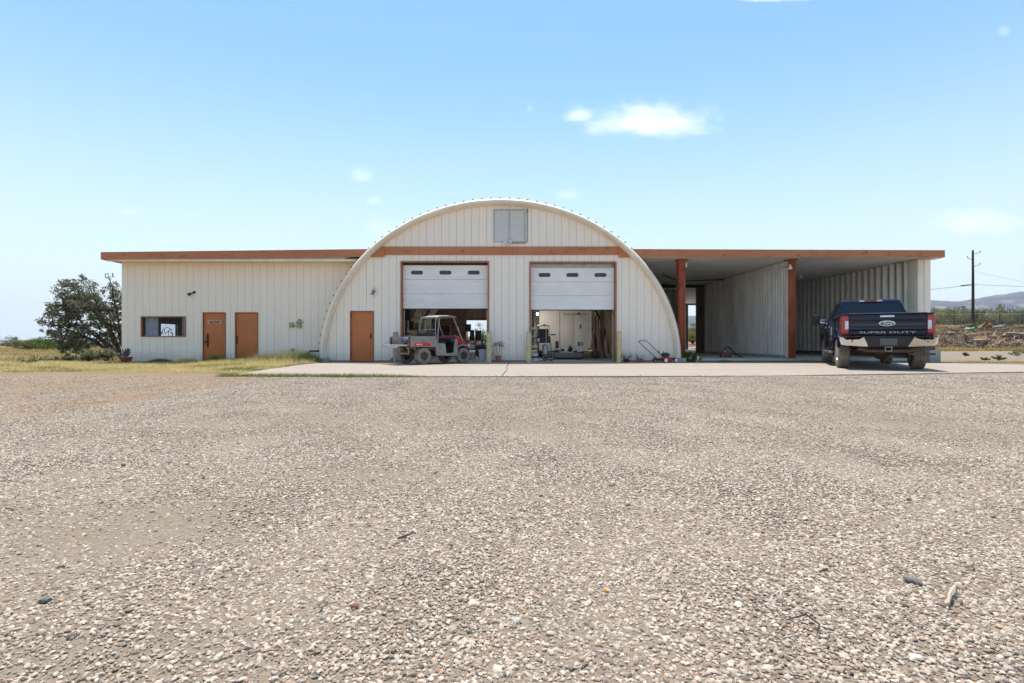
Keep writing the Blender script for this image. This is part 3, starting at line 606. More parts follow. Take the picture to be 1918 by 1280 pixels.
# ------------------------------------------------------------------ loose gravel: one uncountable mass of small stones
def stonemat(name, cols, var=.2):
    m, g, b = newmat(name)
    r = g.n('ObjectInfo').outputs['Random']
    c = g.ramp(r, cols); tc = g.n('TexCoord').outputs['Object']
    c = g.mix(g.ramp(g.noise(tc, 2.2, 4, .6), [(.35,(0,0,0)),(.7,(1,1,1))]), c, g.mix(.35, c, (.30,.25,.20))); c = g.mix(1.0, c, (1.0,.93,.845), 'MULTIPLY')
    g.set(b.inputs['Base Color'], c); b.inputs['Roughness'].default_value = .85; b.inputs['Specular IOR Level'].default_value = .25
    bp = g.n('Bump', None, Strength=.4, Distance=.1, Height=g.noise(tc, 5, 4, .7)); g.set(b.inputs['Normal'], bp.outputs[0]); return m
STC = [(0,(.17,.15,.145)),(.08,(.30,.265,.245)),(.20,(.44,.385,.345)),(.34,(.66,.59,.52)),(.48,(.48,.42,.375)),(.60,(.76,.69,.61)),(.70,(.38,.32,.28)),(.82,(.82,.78,.72)),(.93,(.52,.35,.25)),(.96,(.33,.21,.16)),(1,(.25,.24,.24))]
MT['stone'] = stonemat('pebble', STC)
def stone_mesh(name, seed, cuts=9):
    r = random.Random(seed); bm = bmesh.new(); bmesh.ops.create_icosphere(bm, subdivisions=2, radius=1)
    for _ in range(cuts):                        # chop facets off, as crushed rock has
        n = Vector((r.gauss(0,1), r.gauss(0,1), r.gauss(0,1))).normalized(); d = r.uniform(.55,.85)
        for v in bm.verts:
            k = v.co.dot(n)
            if k > d: v.co -= n*(k-d)
    sx_, sy_, sz_ = 1.0, r.uniform(.6,.9), r.uniform(.42,.74)
    for v in bm.verts: v.co = Vector((v.co.x*sx_, v.co.y*sy_, v.co.z*sz_))*(1+.05*noise.noise(v.co*2+Vector((seed,0,0))))
    me = bpy.data.meshes.new(name); bm.to_mesh(me); bm.free()
    me.polygons.foreach_set('use_smooth', [True]*len(me.polygons)); me.set_sharp_from_angle(angle=R(32)); return me
scol = bpy.data.collections.new('stone_shapes')
for k in range(9):
    me = stone_mesh('stone', k*7+1); me.materials.append(MT['stone']); scol.objects.link(bpy.data.objects.new('stone_shape', me))
pts = []
def dens(x, y):
    a = noise.fractal((x*.42+3, y*.42, 1.3), 1.0, 2.0, 3); b_ = noise.noise((x*1.3, y*1.3, 9))
    k = .5 + .75*a + .28*b_
    d = math.hypot((x-WX(760,3.4))/.9, (y-3.4)/.5)
    k -= .8*max(0, 1-d); d = math.hypot((x-WX(340,2.5))/.55, (y-2.5)/.45); k -= .7*max(0, 1-d)
    k += .34
    if 3.0 < y < 9.5:                            # turning wheel ruts pressed bare of loose stone
        for o_ in (0, 1.75):
            d = abs(x-(-2.35+(6.4-y)*.6-.05*(y-6)**2+o_)+.10*noise.noise((x,y*1.3,4)))
            k -= .55*max(0, 1-d/.30)*ss(3,4,y)*(1-ss(7.5,9.5,y))
    return min(1, max(.14, k))
for y0, y1, per, s0, s1 in ((.9,2.2,11000,.0036,.0112),(2.2,4.2,8000,.0042,.0118),(4.2,7,4300,.0054,.0125),(7,10,2100,.007,.014),(10,13.6,1000,.008,.016)):
    xm = 1.02*y1+4.6; area = 2*xm*(y1-y0); n = int(area*per)
    X = rng.uniform(-xm, xm, n); Y = rng.uniform(y0, y1, n); U_ = rng.random(n); S = s0+(s1-s0)*rng.random(n)**2.2
    for x, y, u, s in zip(X, Y, U_, S):
        ex = abs(x)-1.02*y-1.1
        if ex > 0 and rng.random() < ex/3.5: continue
        ed = y-12.25-max(0, x-6)*.16
        if y > 12.2 and -6.8 < x < 26 and ed > 0:
            if u < .16*math.exp(-ed/.28): pts.append((x, y, .002, s))
            continue
        if x < -6 and y > 12.6: continue
        if x < -5.4 and y > 5.2 and u > .30+.25*noise.noise((x,y,2)): continue
        if u < dens(x, y): pts.append((x, y, terr(x, y), s*(1.7 if rng.random() < .02 else 1)))
P_ = np.array(pts); n = len(P_); print('stones', n)
gm_ = bpy.data.meshes.new('gravel'); gm_.vertices.add(n)
co = P_[:, :3].copy(); co[:, 2] += P_[:, 3]*.12; gm_.vertices.foreach_set('co', co.astype('f').ravel())
at = gm_.attributes.new('srot', 'FLOAT_VECTOR', 'POINT'); rt = np.stack([rng.normal(0,.28,n), rng.normal(0,.28,n), rng.uniform(0,6.28,n)], -1); at.data.foreach_set('vector', rt.astype('f').ravel())
at = gm_.attributes.new('ssize', 'FLOAT', 'POINT'); at.data.foreach_set('value', P_[:, 3].astype('f'))
gro = bpy.data.objects.new('gravel', gm_); COL.objects.link(gro); tag(gro, kind='stuff'); gm_.materials.append(MT['stone'])
ng = bpy.data.node_groups.new('scatter_stones', 'GeometryNodeTree'); ng.interface.new_socket('Geometry', in_out='INPUT', socket_type='NodeSocketGeometry'); ng.interface.new_socket('Geometry', in_out='OUTPUT', socket_type='NodeSocketGeometry')
gi = ng.nodes.new('NodeGroupInput'); go = ng.nodes.new('NodeGroupOutput'); ip = ng.nodes.new('GeometryNodeInstanceOnPoints'); ci = ng.nodes.new('GeometryNodeCollectionInfo')
ci.inputs['Collection'].default_value = scol; ci.inputs['Separate Children'].default_value = True; ci.inputs['Reset Children'].default_value = True
def nattr(nm, t):
    a = ng.nodes.new('GeometryNodeInputNamedAttribute'); a.data_type = t; a.inputs['Name'].default_value = nm; return a.outputs[0]
ip.inputs['Pick Instance'].default_value = True
L_ = ng.links; L_.new(gi.outputs[0], ip.inputs['Points']); L_.new(ci.outputs[0], ip.inputs['Instance']); L_.new(nattr('srot','FLOAT_VECTOR'), ip.inputs['Rotation']); L_.new(nattr('ssize','FLOAT'), ip.inputs['Scale']); L_.new(ip.outputs[0], go.inputs[0])
md = gro.modifiers.new('scatter', 'NODES'); md.node_group = ng

# larger rocks and twigs that stand out from the gravel
def rock(px, py, wpx, col, label, seed, flat=1):
    Y = H/((py-CY)/F)*1.05; x = WX(px, Y); s = wpx/F*Y/2*.95; me = stone_mesh('rock', seed, 7)
    for v in me.vertices: v.co = Vector((v.co.x*s, v.co.y*s, v.co.z*s*flat))
    me.materials.append(M('rock_'+str(seed), col, .85, var=.3, scale=25, bump=.4, bscale=80))
    o = bpy.data.objects.new('rock', me); COL.objects.link(o); o.location = (x, Y, terr(x, Y)+s*.22); o.rotation_euler = (rnd(-.2,.2), rnd(-.2,.2), rnd(0,6)); tag(o, label, 'rock', 'loose rocks in the gravel')
rock(1711,1092,40,(.16,.14,.125),'flat dark grey rock lying beside the curved bleached twig',101,.8)
rock(665,1137,22,(.28,.11,.07),'small reddish brown rock lying in the open gravel',102,1.1)
rock(1136,1107,20,(.50,.29,.10),'small ochre yellow rock lying in the gravel',103,1.2)
rock(85,1122,26,(.12,.115,.12),'dark slate grey angular rock far from the twigs',104,1)
rock(902,1091,22,(.27,.22,.18),'brown rounded rock near the short straight twigs',105,1.2)
rock(1068,1253,20,(.19,.165,.15),'dark brown stone closest to the camera in the gravel',106,1.1)
rock(1890,1258,26,(.42,.36,.31),'pale pinkish stone beside the grey pebbles at the edge of the lot',107,1)
rock(968,1165,22,(.55,.49,.43),'pale buff stone wider than its neighbours in the gravel',108,.9)
rock(1210,1138,22,(.33,.30,.24),'grey green rounded stone in the gravel near the ochre rock',109,.9)
def twig(pix, r, col, label):
    ps = []
    for px, py in pix:
        Y = H/((py-CY)/F)*1.04; x = WX(px, Y); ps.append((x, Y, terr(x, Y)+.018+rnd(0,.006)))
    mb = MB(); mb.tube(ps, [r*.6]+[r]*(len(ps)-2)+[r*.3], 5); o = mb.build('twig', col, smooth=60); tag(o, label, 'twig', 'twigs in the gravel')
twig([(1776,1138),(1779,1122),(1786,1112),(1790,1100)], .006, MT['palewood'], 'curved bleached twig standing up from the gravel by the flat dark rock')
twig([(598,1142),(606,1132),(616,1120)], .005, MT['wood'], 'short brown twig close to the reddish rock')
twig([(745,1011),(760,1005),(775,998)], .006, MT['bark'], 'dark slightly bent twig lying across the gravel')
twig([(1085,1245),(1095,1238),(1108,1228)], .005, MT['palewood'], 'straw coloured splinter close to the camera')
twig([(1535,1077),(1548,1074),(1552,1078)], .005, MT['bark'], 'dark brown stub of twig beyond the flat grey rock')
twig([(1475,1170),(1510,1160),(1535,1182),(1530,1200)], .003, MT['bark'], 'thin wiry dark twig with a bent end')

# ------------------------------------------------------------------ leaves, bushes, trees
MT['leaf_dark'] = leafmat('dark_leaf', [(.12,.135,.07),(.17,.185,.10),(.24,.25,.15),(.105,.11,.06),(.31,.30,.20)], .4)
MT['leaf_green'] = leafmat('bright_leaf', [(.09,.15,.03),(.13,.20,.04),(.07,.11,.025),(.18,.24,.06)], .35)
MT['leaf_olive'] = leafmat('olive_leaf', [(.13,.16,.05),(.18,.20,.07),(.09,.11,.035),(.24,.25,.10)], .35)
MT['leaf_yellow'] = leafmat('yellow_flower_bush', [(.26,.23,.06),(.18,.18,.06),(.35,.30,.08),(.14,.15,.05)], .35)
MT['leaf_dry'] = leafmat('dry_scrub', [(.22,.17,.11),(.28,.22,.14),(.16,.13,.08),(.14,.14,.07)], .3)
MT['leaf_red'] = leafmat('red_leaf', [(.11,.025,.02),(.16,.035,.025),(.07,.02,.02)], .25)
MT['straw'] = leafmat('straw', [(.70,.56,.24),(.80,.67,.34),(.60,.48,.22),(.68,.60,.26)], .3)
MT['weed'] = leafmat('weed', [(.16,.21,.05),(.24,.27,.07),(.33,.33,.10),(.12,.16,.04)], .3)
def leaf_quads(centers, normal_bias=0.0, ln=(.06,.12), wd=.4):
    n = len(centers); c = np.asarray(centers, float)
    a = rng.normal(size=(n,3)); a[:,2] *= .8; a /= np.linalg.norm(a, axis=1)[:,None]
    b = rng.normal(size=(n,3)); b -= (b*a).sum(1)[:,None]*a; b /= np.linalg.norm(b, axis=1)[:,None]
    l = rng.uniform(ln[0], ln[1], n)[:,None]; w = l*wd*.5
    v = np.stack([c-a*l*.5, c+b*w, c+a*l*.5, c-b*w], 1).reshape(-1,3); return v, np.arange(4*n).reshape(n,4)
def ball_pts(c, r, n, sq=1.0, hollow=.0):
    d = rng.normal(size=(n,3)); d /= np.linalg.norm(d, axis=1)[:,None]; rr = (hollow+(1-hollow)*rng.random(n)**.5)[:,None]*r
    p = d*rr; p[:,2] *= sq; return p + np.asarray(c)
def bush_mesh(mats, h, wd, nclump, nleaf, leaf, seed, sq=.8):
    """one bush: stems fanning out of the ground and leaf clumps at their ends; returns (leaves, stems) meshes at the origin"""
    r = random.Random(seed); mb = MB(); cs = []
    for k in range(nclump):
        a = r.uniform(0, 2*PI); e = r.random()**.7; hh = h*r.uniform(.45,1)*(1-.35*e); x, y = wd/2*e*math.cos(a), wd/2*e*math.sin(a)
        mb.tube([(x*.08,y*.08,0),(x*.45+r.uniform(-.05,.05),y*.45,hh*.5),(x,y,hh*.95)], [.012*h+.004,.008*h+.003,.003], 4, False)
        for q in range(3):
            t = r.uniform(.35,1); cs.append(ball_pts((x*t+r.uniform(-.1,.1)*wd*.5, y*t+r.uniform(-.1,.1)*wd*.5, max(.04, hh*(.15+.85*t))), r.uniform(.10,.2)*min(wd, h*1.6)*.8, nleaf//3, sq))
    v, f = leaf_quads(np.concatenate(cs), ln=leaf); v[:,2] = np.maximum(v[:,2], .01)
    return v, f, mb
def bush(name, label, cat, x, y, h, wd, mat, nclump=14, nleaf=60, leaf=(.05,.1), seed=1, group=None, z=None):
    z = terr(x, y) if z is None else z; root = thing(name, label, cat, (x, y, z), 0, group)
    v, f, mb = bush_mesh(None, h, wd, nclump, nleaf, leaf, seed); raw('foliage', v, f, mat, root); mb.build('stems', MT['bark'], root, world=False, smooth=0); return root

# the tree beside the wing
tx, ty = WX(233, 24.6)-.25, 24.9
tree = thing('tree', 'bushy dark leaved tree growing against the end of the long wing', 'tree', (tx, ty, terr(tx, ty)))
trng = random.Random(4); tb = MB(); main = []
for k in range(13):                              # stems fan up and out from the wall corner
    a = trng.uniform(0,1); end = Vector((-3.3*a**.9+.15, trng.uniform(-1.3,1.3), 3.6-2.0*a**1.6+trng.uniform(-.5,.4)))
    mid = end*.5+Vector((trng.uniform(-.2,.3), trng.uniform(-.25,.25), trng.uniform(.1,.5))); ps = []
    for q in range(9):
        t = q/8; p = mid*(2*t*(1-t))+end*(t*t)+Vector((trng.uniform(-.05,.05), trng.uniform(-.05,.05), trng.uniform(-.05,.05)))*(q > 0); ps.append(p); main.append((p, t))
    tb.tube(ps, [.045*(1-.8*q/8)+.008 for q in range(9)], 6, False)
cs = []
for k in range(760):
    d = Vector((trng.gauss(0,1), trng.gauss(0,1), trng.gauss(0,1))).normalized()*trng.random()**.4
    c = Vector((-1.62+d.x*1.95, d.y*1.5, 2.0+d.z*1.95))
    if c.x > .12 or c.z < .22: continue
    if noise.noise(c*.95+Vector((5,1,2))) < -.15: continue
    if c.x < -2.6 and c.z > 3.3: continue
    near = min(main, key=lambda m: (m[0]-c).length+(.6 if m[1] < .3 else 0))[0]
    j = near.lerp(c, .5)+Vector((0,0,trng.uniform(.0,.15))); tb.tube([near, j, c], [.016,.010,.004], 4, False)
    cs.append(ball_pts(c, trng.uniform(.12,.27), 24, .75))
for m, t in main:
    if t > .8: cs.append(ball_pts(m, .22, 26, .8))
tb.build('trunk', MT['bark'], tree, world=False, smooth=60)
v, f = leaf_quads(np.concatenate(cs), ln=(.08,.19), wd=.42); raw('crown', v, f, MT['leaf_dark'], tree)
# low sprawling growth at its foot
for k, (px, Y, h_, w_) in enumerate(((200,22.9,.75,1.6),(165,22.6,.5,1.3),(128,22.2,.35,1.1))):
    bush('shrub', ['dark tangled shrub at the foot of the tree','lower dark shrub sprawling out from under the tree','lowest dark spray of shrub reaching out over the dry grass'][k], 'shrub', WX(px,Y), Y, h_, w_, MT['leaf_dark'], 16, 90, (.06,.13), 20+k)
bush('shrub', 'small dark green weed clump on bare ground ahead of the tree', 'shrub', WX(62,20.2), 20.2, .22, .9, MT['leaf_dark'], 10, 60, (.04,.08), 31)
for k, (px, Y, h_, w_, m_, lb) in enumerate(((80,48,1.55,3.2,'leaf_green','bright green bush seen under the branches of the tree'),(55,50,1.2,2.4,'leaf_olive','pale olive bush beyond the dry field'),(112,46,1.5,3.2,'leaf_green','wide bright green bush close behind the tree'),(30,75,2.0,4.5,'leaf_olive','dull grey green bush farthest out over the dry field'),(150,60,1.8,3.5,'leaf_olive','olive bush half hidden behind the tree crown'))):
    bush('bush', lb, 'bush', WX(px,Y), Y, h_, w_, MT[m_], 18, 120, (.10,.2), 40+k, 'bushes beyond the dry field')
# a far band of scrub that reads as one mass
cs = []
for k in range(2600):
    Y = rng.uniform(82,170); x = rng.uniform(-1.25*Y, 2.2*Y) if k % 3 else rng.uniform(-1.2*Y,-.4*Y); h_ = rng.uniform(.3,.6) if x < 0 else rng.uniform(.5,1.3); cs.append(ball_pts((x, Y, terr(x, Y)+h_*.45), h_*.75, 26, .6))
v, f = leaf_quads(np.concatenate(cs), ln=(.2,.5), wd=.7); tag(raw('far_scrub', v, f, MT['leaf_dry']), kind='stuff')

# dry grass and weeds: masses nobody could count
def blades(spots, hgt, name, mat, lean=.35, wd=.012):
    n = len(spots); p = np.asarray(spots); h_ = rng.uniform(hgt[0], hgt[1], n)*p[:,3] if p.shape[1] > 3 else rng.uniform(hgt[0], hgt[1], n)
    a = rng.uniform(0, 6.28, n); t = np.stack([np.cos(a), np.sin(a), np.zeros(n)], -1); l = rng.normal(0, lean, (n,2))
    b = p[:,:3]; tip = b + np.stack([l[:,0]*h_, l[:,1]*h_, h_], -1); w_ = wd*rng.uniform(.6,1.4,n)[:,None]
    v = np.stack([b-t*w_*.5, b+t*w_*.5, tip], 1).reshape(-1,3); return tag(raw(name, v, np.arange(3*n).reshape(n,3), mat), kind='stuff')
dry, grn = [], []
for k in range(150000):
    Y = rng.uniform(13.4, 21.6); x = rng.uniform(-21, -6.2)
    right = -6.75-(Y-12.6)*.08
    if x > right: continue
    fr = 14.0+.9*noise.noise((x*.5,0,2))+max(0,-9-x)*.16
    if Y < fr: continue
    k1 = noise.fractal((x*.55, Y*.7, 4), 1, 2, 3)
    d_ = .3+.9*k1 + .35*ss(-16,-9,x) + .25*ss(17,20.5,Y)
    if rng.random() > d_: continue
    tall = 1 + 1.1*max(0, noise.noise((x*.8, Y*.9, 7))) + (2.2*ss(17.6,19.6,Y)*ss(-12.5,-9.5,x) if x < -7.3 else 0)
    s = (x, Y, terr(x, Y)-.01, tall)
    (grn if noise.noise((x*.45, Y*1.1, 12)) + .25*ss(19.5,21,Y) > .28 else dry).append(s)
blades(dry, (.03,.10), 'dry_grass', MT['straw'], .6); blades(grn, (.03,.11), 'green_grass', MT['weed'], .5)
# thin line of weeds along the slab edge and the carport floor
ln = []
for k in range(9000):
    x = rng.uniform(-6.9, -1.2); ln.append((x, 12.45+abs(x+3)*.06-.14+rng.normal(0,.09), -.05, .8*ss(-1.2,-3.2,x)+.25))
for k in range(9000):
    x = rng.uniform(6.9, 16.3); 
    if noise.noise((x*.9,0,3)) > -.25: ln.append((x, 21.13+rng.normal(0,.05), -.01, .5+.7*max(0,noise.noise((x*1.6,0,5)))))
for k in range(9000):
    x = rng.uniform(15.5, 23); Y = rng.uniform(18.6, 22.5)
    if x > 15.4 + (21-Y)*1.0 and noise.noise((x*.7,Y,3)) > -.1 and Y < 20.6-(x-16)*.2+1.2: ln.append((x, Y, terr(x,Y)-.01, .6))
blades(ln, (.03,.13), 'edge_weeds', MT['weed'], .4)
sp = []
for k in range(60000):
    x = rng.uniform(-60, -8); Y = rng.uniform(22.5, 75)
    if noise.fractal((x*.16, Y*.22, 6), 1, 2, 3) > -.05: sp.append((x, Y, terr(x, Y)-.01, 1))
blades(sp, (.08,.3), 'field_grass', leafmat('field_straw', [(.50,.36,.15),(.55,.42,.18),(.38,.31,.12),(.26,.25,.10)], .3), .5, .05)

# ------------------------------------------------------------------ the desert behind, and the mountains
def hills(name, xs, ridge, y0, y1, col, col2, seed, base=-60, ny=46):
    ys = np.linspace(y0, y1, ny); vv = []
    for j, y in enumerate(ys):
        t = j/(ny-1); prof = math.sin(PI*min(1, t*1.0))**.8 if t < .5 else math.sin(PI*t)**.8
        for x in xs:
            hgt = ridge(x)
            nz_ = noise.fractal((x/420+seed, y/300, seed), 1, 2.1, 6)
            vv.append((x, y, base + (hgt-base)*prof*(1+.16*nz_*(1-.55*prof)) ))
    n = len(xs); ff = [(j*n+i, j*n+i+1, (j+1)*n+i+1, (j+1)*n+i) for j in range(ny-1) for i in range(n-1)]
    m, g, b = newmat(name); P = g.n('NewGeometry').outputs['Position']
    a = g.ramp(g.noise(g.n('Mapping', None, Vector=P, Scale=(.004,.004,.02)).outputs[0], 1.0, 7, .65), [(.4,(0,0,0)),(.62,(1,1,1))])
    c = g.mix(a, col, col2); c = g.mix(g.ramp(g.noise(P, .012, 6, .7), [(.55,(0,0,0)),(.62,(1,1,1))]), c, (.26,.20,.17))
    g.set(b.inputs['Base Color'], c); b.inputs['Roughness'].default_value = .95; b.inputs['Specular IOR Level'].default_value = .1
    return struct(raw(name, vv, ff, m, smooth=True))
KX = [(-6000,8),(-3000,10),(-2600,11),(-2000,10),(-600,20),(300,70),(900,165),(1200,176),(1600,190),(2000,215),(2600,252),(2800,268),(3000,262),(3120,284),(3260,304),(3420,332),(3560,316),(3800,298),(4300,330),(5000,260),(6200,180)]
def ridge(x):
    for (a, p), (b, q) in zip(KX, KX[1:]):
        if a <= x <= b: return p+(q-p)*ss(a, b, x)*1.0 + 6*noise.noise((x/110, 0, 3))*(1 if x > 500 else .3)
    return 10
hills('mountain_range', [-6200+i*42 for i in range(296)], ridge, 2900, 4300, (.095,.092,.115), (.045,.045,.062), 2)
# berm with a chain link fence, bushes behind it, debris on its slope
gb = 'bushes behind the chain link fence'
bl = ['olive green desert shrub growing behind the chain link fence']
protos = []
for k, (h_, w_, m_) in enumerate(((2.3,4.2,'leaf_olive'),(2.0,3.6,'leaf_yellow'),(1.6,3.0,'leaf_olive'),(1.7,3.4,'leaf_green'))):
    protos.append((bush_mesh(None, h_, w_, 20, 130, (.10,.22), 60+k), m_))
bspots = [(1752,70,0),(1775,72,2),(1795,68,0),(1815,74,1),(1838,76,2),(1852,67,2),(1868,72,1),(1884,78,0),(1901,70,2),(1915,72,0),(1935,70,1),(1965,74,0),(1830,66,2),(1785,66,1),(1302,70,3),(1275,75,2),(1316,66,1),(1330,72,0),(1760,95,1),(1800,100,0),(1850,98,1),(1890,104,0),(1930,96,2),(1740,84,2)]
first = {}
for i, (px, Y, k) in enumerate(bspots):
    x = WX(px, Y); z = terr(x, Y)
    if k not in first:
        r_ = thing('desert_bush', bl[0], 'bush', (x, Y, z), rnd(0,6), gb); (v, f, mb), m_ = protos[k]; raw('foliage', v, f, MT[m_], r_); mb.build('stems', MT['bark'], r_, world=False, smooth=0); first[k] = r_; r_.scale = (1.25,1.25,1.45)
    else:
        r_ = copy_tree(first[k]); r_.location = (x, Y, z); r_.rotation_euler.z = rnd(0, 6); s = rnd(1.0,1.5); r_.scale = (s, s, s*rnd(1.0,1.35))
for px, Y, h_, w_, m_, lb, cat in ((905,62,3.4,4.2,'leaf_green','leafy green bush seen through the rear opening of the hall','bush'),(884,70,2.2,3.4,'leaf_dry','dry tan bush seen through the rear opening of the hall','bush'),(1842,60.5,1.1,2.2,'leaf_olive','pale green tuft in front of the fence close to the utility pole','bush'),(1298,55,1.3,2.0,'leaf_yellow','yellow flowering shrub beyond the open back of the carport','bush')):
    bush('bush', lb, cat, WX(px,Y), Y, h_, w_, MT[m_], 18, 130, (.08,.18), int(px))
for k, (px, py, wpx, hpx, lb) in enumerate(((1808,668,14,9,'low green weed tuft nearest the concrete block on the gravel road'),(1844,675,18,6,'flat grey green weed tuft between two taller tufts'),(1870,675,24,10,'green weed tuft with a broad spread at the slab edge'),(1905,667,34,14,'largest green weed tuft on the gravel road'),(1914,614,20,9,'small green bush at the top of the debris slope'))):
    Y = .82/((py-CY)/F) if py > 650 else 58; x = WX(px, Y); bush('weed', lb, 'weed', x, Y, hpx/F*Y*1.1, wpx/F*Y, MT['leaf_green' if k != 1 else 'leaf_olive'], 12, 70, (.03,.08), 80+k, 'weed tufts by the gravel road' if k < 4 else None)
fence = thing('chain_link_fence', 'chain link fence with thin dark posts along the top of the debris slope', 'fence', (40, 63.5, terr(40,63.5)))
fy = 63.5; fxs = [14.5+k*2.72 for k in range(24)]
for x in fxs: MB().tube([(x, fy, terr(x,fy)-.3), (x, fy, terr(x,fy)+1.55)], .045, 6).build('post', MT['darkmetal'], fence)
MB().tube([(x, fy, terr(x,fy)+1.5) for x in fxs], .03, 5).build('top_rail', MT['galv'], fence)
mb = MB()
x = fxs[0]
while x < fxs[-1]-1.5:
    for s_ in (0,1.45): mb.bar((x+s_, fy+.02, terr(x+s_,fy)+.03), (x+1.45-s_, fy+.02, terr(x+1.45-s_,fy)+1.48), .006)
    x += .21
mb.build('wire_mesh', MT['galv'], fence, smooth=0)
# ------------------------------------------------------------------ helpers for vehicles (local coordinates: x right, y forward, z up)
def wheel(parent, x, y, r, w, rim_r, side, mt_rim, lug=40, spokes=8, name='wheel', depth=.012):
    W_ = bpy.data.objects.new(name, None); COL.objects.link(W_); W_.parent = parent; W_.location = (x, y, r); W_.empty_display_size = .1
    h = w/2
    prof = [(rim_r,-h*.86),(rim_r+.02,-h*.97),(r*.80,-h*1.03),(r*.93,-h*.97),(r*.975,-h*.84)]
    for a, b in ((-.84,-.50),(-.42,-.06),(.06,.42),(.50,.84)):
        prof += [(r-.001, a*h), (r, b*h), (r-depth*.9, b*h+.003), (r-depth*.9, b*h+h*.06)]
    prof = prof[:-2] + [(r*.975,h*.84),(r*.93,h*.97),(r*.80,h*1.03),(rim_r+.02,h*.97),(rim_r,h*.86)]
    mod = lambda k, rr, hh: (1-depth*.8/r) if (k % 3 == 0 and rr > r*.96) else 1
    MB().lathe(prof, lug*3, (0,0,0), 'x', False, mod).build('tyre', MT['tyre'], W_, world=False, smooth=25)
    mb = MB(); s = side
    mb.lathe([(rim_r,-h*.86),(rim_r-.015,-h*.8),(rim_r-.03,s*h*.25-.02),(rim_r-.03,s*h*.25+.02),(rim_r-.012,h*.8),(rim_r,h*.86)], 32, (0,0,0), 'x', False)
    xo = s*h*.62
    mb.lathe([(0,xo*.9),(rim_r*.28,xo*.9),(rim_r*.30,xo),(0,xo*1.06)] if s > 0 else [(0,xo*1.06),(rim_r*.30,xo),(rim_r*.28,xo*.9),(0,xo*.9)], 20, (0,0,0), 'x')
    for k in range(spokes):
        a = 2*PI*k/spokes; c, n = math.cos(a), math.sin(a)
        mb.bar((xo*.95, c*rim_r*.22, n*rim_r*.22), (xo*.9, c*(rim_r-.015), n*(rim_r-.015)), rim_r*.26, .03, up=(1,0,0))
    mb.lathe([(rim_r-.005, xo*.86),(rim_r-.03, xo*.98),(rim_r-.06, xo*.9),(rim_r-.05, xo*.8)], 32, (0,0,0), 'x', False)
    mb.build('rim', mt_rim, W_, world=False, smooth=35)
    return W_
def rrect(w, h, r, n=4, cx=0, cz=0): return [(cx+sx_*(w/2-r)+r*math.cos(a), cz+sz_*(h/2-r)+r*math.sin(a)) for sx_, sz_, a0 in ((1,1,0),(-1,1,PI/2),(-1,-1,PI),(1,-1,1.5*PI)) for a in [a0+PI/2*k/n for k in range(n+1)]]
def text_mesh(txt, size, width=None, shear=0, ext=.004):
    cu = bpy.data.curves.new('lettering', 'FONT'); cu.body = txt; cu.size = size; cu.align_x = 'CENTER'; cu.align_y = 'CENTER'; cu.extrude = ext; cu.shear = shear
    o = bpy.data.objects.new('lettering_tmp', cu); COL.objects.link(o); bpy.context.view_layer.update()
    me = bpy.data.meshes.new_from_object(o.evaluated_get(bpy.context.evaluated_depsgraph_get())); bpy.data.objects.remove(o); bpy.data.curves.remove(cu)
    if width:
        xs = [v.co.x for v in me.vertices]; k = width/(max(xs)-min(xs))
        for v in me.vertices: v.co.x *= k
    return me
def letters(name, parent, txt, size, width, loc, mat, shear=0, tilt=0, ext=.004):
    me = text_mesh(txt, size, width, shear, ext); me.materials.append(mat); o = bpy.data.objects.new(name, me); COL.objects.link(o)
    o.parent = parent; o.location = loc; o.rotation_euler = (PI/2+tilt, 0, 0); return o

# ------------------------------------------------------------------ the pickup truck
MT['paint'] = M('dark_blue_black_paint', (.006,.009,.030), .12, var=.15, scale=2, coat=.55, spec=.25)
MT['redlens'] = M('red_lens', (.40,.008,.008), .15, var=.1, coat=.6)
MT['clearlens'] = M('clear_lens', (.72,.72,.74), .15, var=.05, coat=.6)
MT['tint'] = M('tinted_glass', (.010,.011,.020), .04, var=.1, coat=.5)
MT['alloy'] = M('alloy_rim', (.55,.53,.50), .3, .9, var=.1)
MT['rustmetal'] = M('rusty_undercarriage', (.12,.075,.05), .8, .2, var=.4, scale=9)
tk = thing('pickup_truck', 'black four door pickup truck parked with its tailgate facing out', 'pickup truck', (10.95, 15.95, 0), R(-25.4), scale=1.08)
B = lambda mb, nm, mt, par=tk, **k: mb.build(nm, mt, par, world=False, **k)
def archcut(y0, r, n=10, z0=.62): return [(y0-r*math.cos(PI*k/n)*-1*-1, z0-.14+r*math.sin(PI*k/n)) for k in range(n+1)]
bz = .60
# bed: outer sides with wheel arches, floor, front wall
side = [(-1.12,bz+.06),(-.62,bz+.02)] + [(-.53*math.cos(PI*k/12), .46+.53*math.sin(PI*k/12)) for k in range(2,11)] + [(.62,bz-.02),(1.0,bz-.04),(1.0,1.42),(-1.12,1.44)]
for s in (-1, 1):
    mb = MB()
    n = len(side); o_ = lambda z: .985 + .028*max(0, 1-abs(z-1.02)/.38) - .035*max(0, (z-1.25)/.2)   # shoulder bulge and tumblehome
    zs = [bz-.04, .80, .95, 1.05, 1.18, 1.30, 1.44]
    outer = [(s*o_(z), y, z) for y, z in side]; inner = [(s*.86, y, z) for y, z in side]
    mb.loft([outer, inner]); B(mb, 'bed_side', MT['paint'], bevel=.012)
    mb = MB()
    pts = [(-.56*math.cos(PI*k/16), .46+.56*math.sin(PI*k/16)) for k in range(1,16)]; mb.loft([[(s*.975, y, z), (s*1.035, y, z), (s*1.035, y*.93, .46+(z-.46)*.93), (s*.975, y*.93, .46+(z-.46)*.93)] for y, z in pts]); B(mb, 'wheel_arch_trim', MT['paint'])
    mb = MB(); mb.box(s*.84, s*1.0, -1.10, .98, 1.435, 1.47); B(mb, 'bed_rail', MT['black'], bevel=.01)
